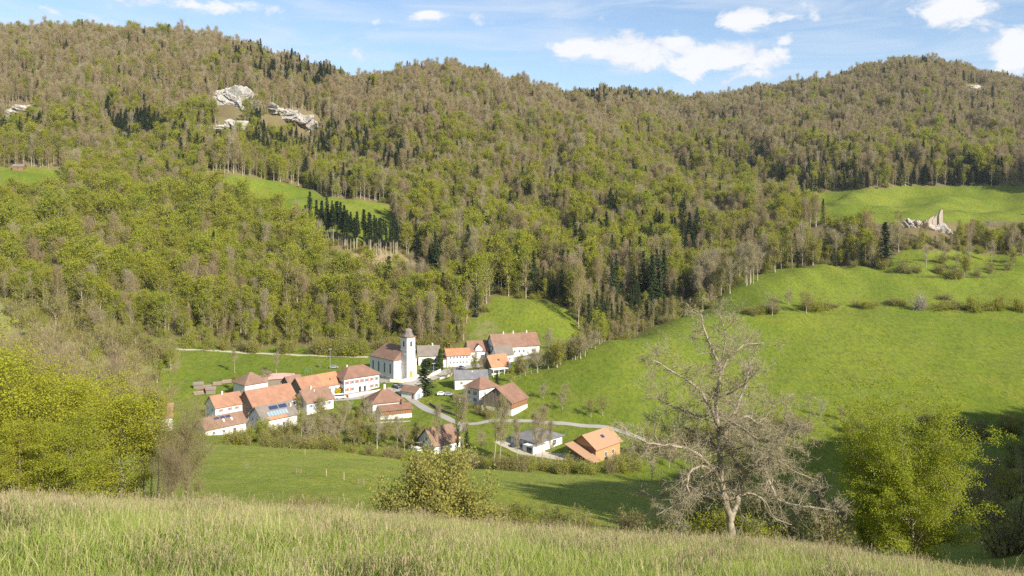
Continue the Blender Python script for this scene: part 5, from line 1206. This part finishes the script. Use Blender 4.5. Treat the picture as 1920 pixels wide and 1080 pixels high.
# shrubs: stream bank, gardens, foot of the woods
def bank():
    rng = random.Random(12)
    def run(n, pts, hp, lab, group, kinds, jitter, ymin=250, wd=(.55, 1.1)):
        for k in range(n):
            t = rng.random() * (len(pts) - 1); i = min(int(t), len(pts) - 2); f = t - i
            px = pts[i][0] + (pts[i + 1][0] - pts[i][0]) * f; py = pts[i][1] + (pts[i + 1][1] - pts[i][1]) * f + rng.uniform(-jitter, jitter)
            kd = rng.choice(kinds); hh = rng.uniform(*hp); st = ['left end', 'left half', 'right half', 'right end'][min(3, int(t / (len(pts) - 1) * 4))]
            look = {'shrub_0': 'olive twiggy', 'shrub_1': 'brown half leafed', 'shrub_2': 'green leafy', 'shrub_3': 'pale flowering'}[kd]
            size = 'tall' if hh > hp[0] + (hp[1] - hp[0]) * .66 else 'low' if hh < hp[0] + (hp[1] - hp[0]) * .33 else 'middling'
            vplant(kd, 'bank_shrub', f'{size} {look} {lab}, {st}', px, py, hh, ymin, rng.uniform(*wd), 'shrub', group)
    run(34, [(430, 836), (520, 842), (600, 846), (680, 856), (760, 866)], (14, 30), 'shrub along the stream below the gardens', 'shrubs along the stream below the gardens', ['shrub_0', 'shrub_1', 'shrub_2', 'shrub_0'], 4)
    run(34, [(780, 866), (860, 874), (950, 882), (1050, 886), (1160, 884), (1200, 880)], (14, 32), 'shrub along the stream below the new houses', 'shrubs along the stream below the new houses', ['shrub_0', 'shrub_1', 'shrub_0', 'shrub_2'], 5)
    run(24, [(470, 815), (560, 820), (640, 800), (690, 785)], (9, 20), 'garden shrub between the farm row and the path', 'garden shrubs between the farm row and the path', ['shrub_1', 'shrub_2', 'shrub_0', 'shrub_3'], 14)
    run(12, [(850, 745), (880, 768), (930, 782)], (8, 16), 'shrub on the bank above the lane', 'brown shrubs on the bank above the lane', ['shrub_0', 'shrub_1'], 8)
    run(26, [(960, 700), (1010, 694), (1070, 665), (1130, 640), (1190, 604), (1260, 584), (1330, 552), (1400, 520)], (12, 26), 'shrub of the hedge on the upper meadow rim', 'shrubs of the hedge on the upper meadow rim', ['shrub_0', 'shrub_1', 'shrub_2'], 5, 330)
    run(26, [(1170, 870), (1260, 850), (1400, 820), (1520, 800)], (16, 34), 'shrub beyond the leafless tree at the meadow foot', 'shrubs at the meadow foot beyond the leafless tree', ['shrub_0', 'shrub_1', 'shrub_0'], 12)
    run(18, [(1540, 806), (1700, 812), (1860, 815), (1925, 805)], (14, 36), 'shrub at the shaded meadow foot on the right', 'shrubs at the shaded meadow foot on the right', ['shrub_0', 'shrub_1'], 10)
    run(46, [(0, 600), (80, 620), (160, 640), (240, 655), (320, 668)], (16, 34), 'shrub on the dry bank at left', 'brown shrubs on the dry bank at left', ['shrub_0', 'shrub_1', 'shrub_0'], 24, 300)
    run(40, [(340, 652), (480, 660), (600, 664), (700, 664), (800, 660), (860, 655)], (16, 32), 'shrub at the foot of the wood behind the village', 'shrubs at the foot of the wood behind the village', ['shrub_0', 'shrub_1', 'shrub_2', 'shrub_1'], 3, 400)
    run(22, [(1400, 590), (1470, 584), (1530, 580), (1600, 576), (1690, 574), (1790, 580), (1920, 584)], (8, 18), 'low bush of the hedge across the big meadow', 'low bushes of the hedge across the big meadow', ['shrub_0', 'shrub_1', 'shrub_2'], 3, 400, (.9, 1.8))
    run(26, [(1400, 505), (1500, 498), (1600, 500), (1700, 512), (1800, 520), (1900, 500)], (8, 22), 'scrub along the upper edge of the big meadow', 'scrub along the upper edge of the big meadow', ['shrub_0', 'shrub_1', 'shrub_0'], 6, 470)
    def trees(n, poly, hp, kinds, lab, group, ymin):
        k = 0
        xs = [p[0] for p in poly]; ys = [p[1] for p in poly]
        while k < n:
            px = rng.uniform(min(xs), max(xs)); py = rng.uniform(min(ys), max(ys))
            if not inside(poly, np.array([px]), np.array([py]))[0]: continue
            kd = rng.choice(kinds); hh = rng.uniform(*hp); f = (px - min(xs)) / (max(xs) - min(xs)); st = ['far left', 'left', 'right', 'far right'][min(3, int(f * 4))]
            look = {'o': 'bare twiggy', 't': 'tall leafless', 'b': 'brownish', 'g': 'green leafed'}[kd[0]] if kd not in ('orchard_1', 'garden_1', 'olive_0') else {'o': 'yellowish budding', 'g': 'olive leafed'}[kd[0]]
            size = 'larger' if hh > (hp[0] + hp[1]) / 2 else 'smaller'
            vplant(kd, 'slope_tree', f'{size} {look} {lab}, {st}', px, py, hh, ymin, rng.uniform(.9, 1.3), 'tree', group); k += 1
    trees(44, [(0, 575), (90, 590), (200, 640), (330, 668), (340, 700), (240, 760), (0, 700)], (34, 66), ['orchard_0', 'orchard_1', 'garden_0', 'garden_1', 'garden_1'], 'tree on the brushy bank left of the village', 'small trees on the brushy bank left of the village', 250)
    trees(30, [(440, 818), (600, 826), (690, 800), (720, 835), (640, 846), (440, 836)], (22, 40), ['orchard_0', 'orchard_1', 'garden_1', 'garden_0'], 'tree below the farm row', 'small garden trees below the farm row', 262)
    trees(20, [(600, 770), (690, 775), (700, 800), (620, 830), (470, 825), (520, 808)], (20, 38), ['orchard_0', 'orchard_1', 'garden_1', 'garden_0', 'blossom_0'], 'tree between farm row and balcony house', 'garden trees between farm row and balcony house', 262)
    trees(14, [(690, 812), (800, 800), (790, 850), (700, 850)], (20, 44), ['orchard_0', 'tallbare_1', 'orchard_1', 'garden_1'], 'tree on the grass below the balcony house', 'budding trees on the grass below the balcony house', 262)
    trees(14, [(1180, 860), (1330, 840), (1480, 800), (1560, 800), (1500, 850), (1250, 885)], (34, 60), ['orchard_0', 'tallbare_1', 'garden_1'], 'tree at the stream behind the leafless tree', 'bushy trees at the stream behind the leafless tree', 262)
    trees(30, [(1290, 560), (1400, 515), (1440, 500), (1420, 530), (1310, 575)], (50, 80), ['tallbare_1', 'brown_3', 'tallbare_0'], 'tree on the rim above the gully', 'tall bare trees on the rim above the gully', 430)
    trees(26, [(1440, 512), (1560, 500), (1660, 492), (1700, 470), (1500, 480), (1420, 500)], (36, 74), ['green_0', 'green_2', 'garden_0', 'garden_1', 'tallbare_1', 'olive_0'], 'tree of the band along the top of the big meadow', 'leafy trees along the top of the big meadow', 470)
    trees(14, [(1720, 500), (1920, 470), (1920, 500), (1800, 520)], (22, 46), ['garden_0', 'garden_1', 'tallbare_1', 'orchard_0'], 'tree on the slope right below the ruin', 'small trees on the slope right below the ruin', 470)
    for k in range(76):                                      # thicket in the shaded valley bottom
        px = rng.uniform(1200, 1930) if k < 34 else rng.uniform(1480, 1930); Y = rng.uniform(95, 262); p = near_pos(px, Y, .2); kd = rng.choice(['shrub_0', 'shrub_1', 'orchard_0', 'tallbare_1', 'garden_1', 'shrub_2'])
        hh = rng.uniform(2.5, 4.5) if kd.startswith('shrub') else rng.uniform(5, 10)
        plant(kd, 'shaded_bush', 'dark ' + ('shrub' if kd.startswith('shrub') else 'small tree') + ' in the shaded hollow ' + ('left of the leafless tree' if px < 1330 else 'behind the leafless tree' if px < 1540 else 'behind the green bush' if px < 1800 else 'right of the green bush'), tuple(p), hh, 'dark growth in the shaded hollow', None, 1.0, 'bush', rng)
    trees(14, [(1000, 700), (1060, 678), (1130, 640), (1150, 632), (1080, 680)], (30, 52), ['garden_1', 'orchard_0', 'garden_0'], 'tree of the hedge between village and big meadow', 'trees of the hedge between village and big meadow', 340)
bank()

# ------------------------------------------------------------------ vehicles and small things
def car(px, py, yaw, label, mat='car_white', van=False, ymin=262):
    p = at(px, py, ymin); o = thing('parked_van' if van else 'parked_car', label, 'van' if van else 'car', (p.x, p.y, p.z + .12), math.radians(yaw))
    Lc, Wc = (5.3, 2.0) if van else (4.3, 1.8)
    if van:
        sec = [(-2.65, .35), (2.65, .35), (2.65, .95), (2.2, 1.2), (1.7, 2.05), (-2.55, 2.1), (-2.65, 1.0)]; gl = [(2.1, 1.22), (1.66, 1.95), (-2.45, 1.98), (-2.5, 1.25)]
    else:
        sec = [(-2.1, .3), (2.1, .3), (2.15, .75), (1.0, .92), (.45, 1.42), (-1.3, 1.45), (-1.95, .98), (-2.15, .9)]; gl = [(.92, .95), (.42, 1.36), (-1.25, 1.38), (-1.75, 1.0)]
    b = MB().prism(sec, -Wc / 2, Wc / 2, 'y').build('body', mat, o)
    for s_ in (-1, 1): MB().prism(gl, s_ * (Wc / 2 - .02), s_ * (Wc / 2 + .015), 'y').build('side_window', 'window_glass', o)
    for x_ in (-1.35, 1.35):
        for s_ in (-1, 1):
            MB().tube((x_, s_ * (Wc / 2 - .18), .32), (x_, s_ * (Wc / 2 + .03), .32), .33, .33, 12).build('wheel', 'rubber', o)
    for s_ in (-.6, .6): MB().box(Lc / 2 - .02, Lc / 2 + .03, s_ - .16, s_ + .16, .62, .78).build('headlight', 'window_frame', o)
    return o
car(637, 748, 22, 'white van parked below the red shuttered house', 'car_white', True)
car(743, 728, -35, 'dark car at the roadside left of the white garage', 'car_dark')
car(828, 741, 15, 'white car parked in the shade under the dark roofed house', 'car_white')
car(842, 742, 20, 'silver car beside the white car below the dark roof', 'car_silver')
car(812, 694, -20, 'dark car by the churchyard wall', 'car_dark')
car(626, 691, 10, 'silver car standing in the field behind the red shuttered house', 'car_silver')
car(866, 691, 20, 'silver car in front of the terrace house', 'car_silver')
car(738, 856, 30, 'dark blue car beside the stream', 'car_dark')
car(968, 838, 20, 'dark car in front of the bungalow garage', 'car_dark')
car(388, 735, 30, 'small red trailer behind the white farmhouse', 'car_red')
def mast(px, py, hpx, label, arm=True):
    p = at(px, py, 262); h_ = hpx * p.y / F
    o = thing('light_mast', label, 'lamp post', tuple(p))
    MB().tube((0, 0, -.3), (0, 0, h_), .11, .07, 8).build('pole', 'metal_grey', o)
    if arm: MB().box(-.9, .9, -.2, .2, h_ - .1, h_ + .25).build('lamp_head', 'metal_grey', o)
mast(619, 692, 37, 'tall grey floodlight mast in the field behind the village')
mast(813, 700, 18, 'grey lamp post right of the church tower')
mast(862, 775, 26, 'lamp post at the bend of the lane')
def tree_guard(px, py, label):
    p = at(px, py, 60); s = 1.0
    o = thing('tree_guard', label, 'tree guard', tuple(p), random.uniform(0, 1), 'wooden guards round saplings on the near meadow', .72)
    for x_ in (-.55, .55):
        for y_ in (-.55, .55): MB().tube((x_, y_, -.3), (x_, y_, 1.35), .06, .05, 6).build('post', 'log_wood', o)
    for z in (.8,):
        for a in (-.55, .55):
            MB().box(-.6, .6, a - .02, a + .02, z, z + .06).build('rail', 'log_wood', o); MB().box(a - .02, a + .02, -.6, .6, z + .07, z + .13).build('rail', 'log_wood', o)
    MB().tube((0, 0, -.1), (.05, .03, 1.9), .025, .01, 5).build('sapling', 'bark_pale', o)
tree_guard(463, 877, 'wooden sapling guard furthest left on the near meadow'); tree_guard(560, 888, 'middle wooden sapling guard on the near meadow'); tree_guard(677, 909, 'nearest wooden sapling guard, left of the round bush')
def posts():
    for i, (px, py, lb) in enumerate([(612, 893, 'thin post left of the nearest sapling guard'), (645, 900, 'thin post beside the nearest sapling guard'), (572, 852, 'thin post near the meadow rim')]):
        p = at(px, py, 60); o = tag(MB().tube((0, 0, -.3), (0, 0, 1.2), .05, .05, 6).build('fence_post', 'wood_post', None, tuple(p)), lb, 'post')
    A = [(955, 715), (985, 704), (1018, 692), (1050, 681), (1085, 667), (1110, 655)]
    f = thing('pasture_fence', 'wooden pasture fence along the hedge above the big meadow', 'fence', tuple(at(*A[0], 330))); o0 = Vector(f.location)
    prev = None
    for px, py in [(A[i][0] + (A[i + 1][0] - A[i][0]) * t / 3, A[i][1] + (A[i + 1][1] - A[i][1]) * t / 3) for i in range(len(A) - 1) for t in range(3)]:
        p = at(px, py, 330) - o0
        MB().tube(p - Vector((0, 0, .3)), p + Vector((0, 0, 1.25)), .08, .07, 6).build('post', 'wood_post', f)
        if prev is not None: MB().tube(prev + Vector((0, 0, 1.0)), p + Vector((0, 0, 1.0)), .035, .035, 4).build('rail', 'wood_post', f)
        prev = p
    A = [(806, 763), (820, 772), (838, 779), (856, 785), (872, 788)]
    f = thing('lane_wall', 'dark retaining wall above the bend of the lane', 'wall', tuple(at(*A[0], 262))); o0 = Vector(f.location); prev = None
    for px, py in A:
        p = at(px, py - 4, 262) - o0
        if prev is not None:
            d = (p - prev); n = Vector((-d.y, d.x, 0)).normalized() * .25
            for q in range(3):
                a = prev + d * (q / 3); b = prev + d * ((q + 1) / 3) * .995
                m = MB().poly([a - n + Vector((0, 0, -.5)), b - n + Vector((0, 0, -.5)), b + n + Vector((0, 0, -.5)), a + n + Vector((0, 0, -.5)), a - n + Vector((0, 0, 1.1)), b - n + Vector((0, 0, 1.1)), b + n + Vector((0, 0, 1.1)), a + n + Vector((0, 0, 1.1))],
                         [(3, 2, 1, 0), (4, 5, 6, 7), (0, 1, 5, 4), (1, 2, 6, 5), (2, 3, 7, 6), (3, 0, 4, 7)]); m.build('wall_block', 'bark_dark', f)
        prev = p
posts()
def walls():
    for A, hh, mt, lb in [([(731, 717), (752, 718), (772, 714), (784, 709)], 1.5, 'plaster_cream', 'cream churchyard wall in front of the church door'), ([(790, 715), (808, 706), (826, 697)], 1.4, 'plaster_cream', 'cream wall along the street right of the church'),
                          ([(824, 712), (838, 708), (852, 702)], 1.0, 'stone_wall', 'low stone wall across the street from the church')]:
        f = thing('churchyard_wall', lb, 'wall', tuple(at(*A[0], 262))); o0 = Vector(f.location); P = [at(px, py, 262) - o0 for px, py in A]
        for a, b in zip(P, P[1:]):
            d = b - a; n = Vector((-d.y, d.x, 0)).normalized() * .2; b = a + d * .997; Z0 = Vector((0, 0, -1.2)); Z1 = Vector((0, 0, hh))
            MB().poly([a - n + Z0, b - n + Z0, b + n + Z0, a + n + Z0, a - n + Z1, b - n + Z1, b + n + Z1, a + n + Z1], [(3, 2, 1, 0), (4, 5, 6, 7), (0, 1, 5, 4), (1, 2, 6, 5), (2, 3, 7, 6), (3, 0, 4, 7)]).build('wall_section', mt, f)
    rng = random.Random(8)
    g1 = MB().box(-.35, .35, -.12, .12, -.3, 1.0).mesh('gravestone', 'stone_wall'); g2 = MB().box(-.08, .08, -.08, .08, -.3, 1.3).box(-.4, .4, -.07, .07, .75, .92).mesh('grave_cross', 'car_dark')
    for k in range(14):
        left = k < 7
        px = rng.uniform(712, 734) if left else rng.uniform(786, 804); py = (704 + (px - 712) * .35 if left else 694) + rng.uniform(-2, 5)
        o = link('gravestone', g1 if k % 3 else g2, None, tuple(at(px, py, 262)), rng.uniform(-.9, -.6))
        tag(o, 'small grave marker on the left side of the church' if left else 'small grave marker right of the church tower', 'grave', 'graves left of the church' if left else 'graves right of the church tower')
walls()
def logs():
    lm = MB().tube((-2.1, 0, 0), (2.1, 0, 0), .27, .24, 8).mesh('log', 'log_wood'); rng = random.Random(2)
    for px, py, lb in [(372, 740, 'stack of logs left of the white farmhouse, lowest one'), (388, 728, 'stack of logs behind the white farmhouse'), (408, 722, 'log stack in the field nearest the farm trees'), (425, 718, 'log stack furthest right at the field edge'), (1148, 862, 'stack of boards beside the timber house')]:
        p = at(px, py, 262); o = thing('log_pile', lb, 'log pile', tuple(p), rng.uniform(0, .6))
        for r_ in range(3):
            for c in range(5 - r_): link('log', lm, o, (rng.uniform(-.2, .2), (c + r_ * .5) * .54 - 1.1, .22 + r_ * .46), 0)
    for px, py, lb in [(372, 728, 'grey wooden hutch at the field edge'), (395, 738, 'grey wooden hutch behind the white farmhouse')]:
        h = House('wooden_hutch', lb, px, py, 20, 4.0, 2.6, 1.8, .9, tile='tile_grey', wall='timber_grey', ov=.25, cat='hutch', drop=1)
    p = at(578, 702, 262); o = thing('swing_frame', 'green swing frame in the field behind the long orange house', 'swing', tuple(p), .3)
    for x_ in (-1.6, 1.6):
        for s_ in (-1, 1): MB().tube((x_, s_ * .9, -.2), (x_, 0, 2.6), .07, .07, 6).build('leg', 'tarp_green', o)
    MB().tube((-1.7, 0, 2.6), (1.7, 0, 2.6), .07, .07, 6).build('beam', 'tarp_green', o); MB().box(-.3, .3, -.15, .15, .5, .56).build('seat', 'tarp_green', o)
    for x_ in (-.27, .27): MB().tube((x_, 0, .55), (x_, 0, 2.58), .02, .02, 4).build('chain', 'metal_grey', o)
    for px, py, r_, lb in [(1745, 520, 8, 'heap of felled brushwood below the ruin'), (1830, 520, 11, 'long heap of felled branches right below the ruin'), (985, 862, 5, 'brown heap of brush beside the building yard')]:
        p = at(px, py, 255); g = np.random.RandomState(int(px)); n = 900
        C = g.normal(size=(n, 3)) * np.array([r_ * .5, 1.2, .5]); C[:, 2] = np.abs(C[:, 2]); D = unit(g, n); D[:, 2] *= .4
        v, t = slivers(g, C, D, 2.0, .09); tag(link('brush_heap', fast_mesh('brush_heap', v, [t], ['twig_bush']), None, tuple(p)), lb, 'brushwood')
logs()

# ------------------------------------------------------------------ the tall grass in front
def grass():
    leafy('grass_green', [(.32, .385, .085), (.25, .33, .06), (.40, .42, .12)], .45)
    leafy('grass_straw', [(.52, .46, .25), (.45, .40, .18), (.58, .51, .31)], .35)
    leafy('grass_seed', [(.40, .33, .20), (.35, .28, .16), (.45, .37, .23)], .3)
    leafy('grass_dark', [(.11, .165, .04), (.14, .19, .045)], .35)
    leafy('dandelion', [(.70, .52, .02), (.75, .58, .03)], .2)
    def blades(rng, n, h, wd, spread, bend):
        base = rng.normal(size=(n, 2)) * spread; hh = h * rng.uniform(.45, 1.15, n); az = rng.uniform(0, 6.283, n); be = bend * rng.uniform(.2, 1.3, n)
        wz = rng.uniform(0, 6.283, n); w_ = wd * rng.uniform(.6, 1.3, n)
        V = []
        for t, k in ((0, 1.0), (.5, .8), (.82, .45), (1, 0)):
            c = np.stack([base[:, 0] + np.cos(az) * be * hh * t ** 2, base[:, 1] + np.sin(az) * be * hh * t ** 2, hh * (t - .25 * be * t ** 2) - .04], 1)
            s = np.stack([np.cos(wz), np.sin(wz), np.zeros(n)], 1) * (w_ * k / 2)[:, None]
            V += [c - s, c + s] if k > 0 else [c]
        V = np.stack(V, 1); b = np.arange(n)[:, None] * 7
        q = np.concatenate([b + np.array([[0, 1, 3, 2]]), b + np.array([[2, 3, 5, 4]])]); t3 = b + np.array([[4, 5, 6]])
        return V.reshape(-1, 3), q, t3, V[:, 6]
    metas = []
    mats = ['grass_green', 'grass_straw', 'grass_dark', 'grass_seed', 'dandelion']
    for i in range(9):
        rng = np.random.RandomState(400 + i)
        spec = [(46, .27, .0075, .16, .55, 0), (12, .32, .0055, .16, .5, 1)] if i < 3 else [(26, .27, .007, .15, .55, 0), (24, .38, .005, .16, .45, 1), (4, .50, .004, .14, .3, 1)] if i < 6 else [(44, .36, .009, .14, .55, 2), (18, .4, .007, .15, .5, 0)] if i == 6 else [(9, .62, .0045, .13, .25, 1), (18, .3, .006, .15, .5, 1)] if i == 7 else [(16, .24, .030, .07, .9, 2), (14, .3, .008, .15, .5, 0)]
        V = []; Q = []; fm = []; b = 0
        for n, h_, wd, sp, be, mt in spec:
            v, q, t, tip = blades(rng, n, h_, wd, sp, be); V.append(v); Q += [q + b, t + b]; fm += [mt, mt]; b += len(v)
            if h_ > .35:                                     # seed heads
                k = np.repeat(np.arange(n), 3); C = tip[k] + rng.normal(size=(len(k), 3)) * np.array([.008, .008, .03]) - np.array([0, 0, .02])
                D = np.tile([0, 0, -1.0], (len(C), 1)) + rng.normal(size=C.shape) * .25; v, q = slivers(rng, C + np.array([0, 0, .03]), D, .07, .006); V.append(v); Q.append(q + b); fm.append(3); b += len(v)
        if False:
            C = np.array([[rng.normal() * .1, rng.normal() * .1, rng.uniform(.18, .32)] for _ in range(2)]); k = np.repeat(np.arange(2), 5)
            v, q = leaves(rng, C[k] + rng.normal(size=(10, 3)) * .006, .012, 1.0, .9); V.append(v); Q.append(q + b); fm.append(4); b += len(v)
        metas.append(fast_mesh(f'tuft_{i}', np.concatenate(V), Q, mats, fm))
    rng = np.random.RandomState(55); P = []; K = []; S = []
    y = 4.6
    while y < 33:
        step = .17 * (1 + max(0, y - 9) * .035); x0 = -(CX + 260) / F * y - .4; x1 = (1920 + 260 - CX) / F * y + .4
        x = np.arange(x0, x1, step); x = x + rng.uniform(-.5, .5, len(x)) * step; yy = y + rng.uniform(-.5, .5, len(x)) * step
        z = ground(x, yy); n1 = snoise(x, yy, 2.6, 61) + .5 * snoise(x, yy, .9, 62); n2 = snoise(x, yy, 1.7, 63)
        u = rng.uniform(0, 1, len(x)); straw = np.clip(-.07 + .20 * n1 + (yy - 9) * .024, .01, .55)
        k = np.where(u < straw, 3 + rng.randint(0, 3, len(x)), rng.randint(0, 3, len(x)))
        k = np.where((n2 > .95) & (rng.uniform(0, 1, len(x)) < .75), 6, k)
        r = rng.uniform(0, 1, len(x)); k = np.where(r < .012, 7, np.where(r > .988, 8, k))
        P.append(np.stack([x, yy, z], 1)); K.append(k); S.append(rng.uniform(.48, .98, len(x)) * (1 + .18 * n1 + .10 * n2))
        y += step * .9
    P = np.concatenate(P); K = np.concatenate(K); S = np.concatenate(S)
    gn_scatter('tall_grass', P, K, rng.uniform(0, 6.283, len(P)), S, metas, 'tall straw and green meadow grass in the foreground')
    # coarse tufts that break up the pastures
    n = 26000; x = []; 
    Yt = rng.uniform(70, 560, n); pxt = rng.uniform(-60, 1980, n); xt = (pxt - CX) / F * Yt; zt = ground(xt, Yt)
    wd_, so_ = cover(pxt, H0 - F * (zt - ZC) / Yt, Yt)
    ok = ~wd_ & ((snoise(xt, Yt, 30, 71) + .7 * snoise(xt, Yt, 9, 72)) > rng.uniform(-.9, 1.6, n)) & ((pxt > 1000) | (Yt < 262) | ((Yt > 395) & (pxt < 680)))
    q = np.nonzero(ok)[0]
    gn_scatter('pasture_tufts', np.stack([xt[q], Yt[q], zt[q]], 1), rng.choice([0, 1, 6, 6, 3], len(q)), rng.uniform(0, 6.283, len(q)), rng.uniform(.5, 1.5, len(q)) * np.clip(Yt[q] / 200, .6, 1.5), metas, 'coarse grass tufts in the pastures')
    return len(P)
grass()

# ------------------------------------------------------------------ the air of the valley
def haze():
    m = bpy.data.materials.new('haze'); m.use_nodes = True; t = NT(m.node_tree); t.n.clear()
    out = t.add('ShaderNodeOutputMaterial'); v = t.add('ShaderNodeVolumePrincipled', inp={'Color': (.80, .88, 1.0, 1), 'Density': .00004, 'Anisotropy': .2})
    t.l.new(v.outputs[0], out.inputs['Volume'])
    MATS['haze'] = m
    o = MB().box(-3600, 3600, -60, 2850, -40, 460).build('haze', 'haze'); o['kind'] = 'stuff'; o['label'] = 'thin blue air in the valley'
haze()
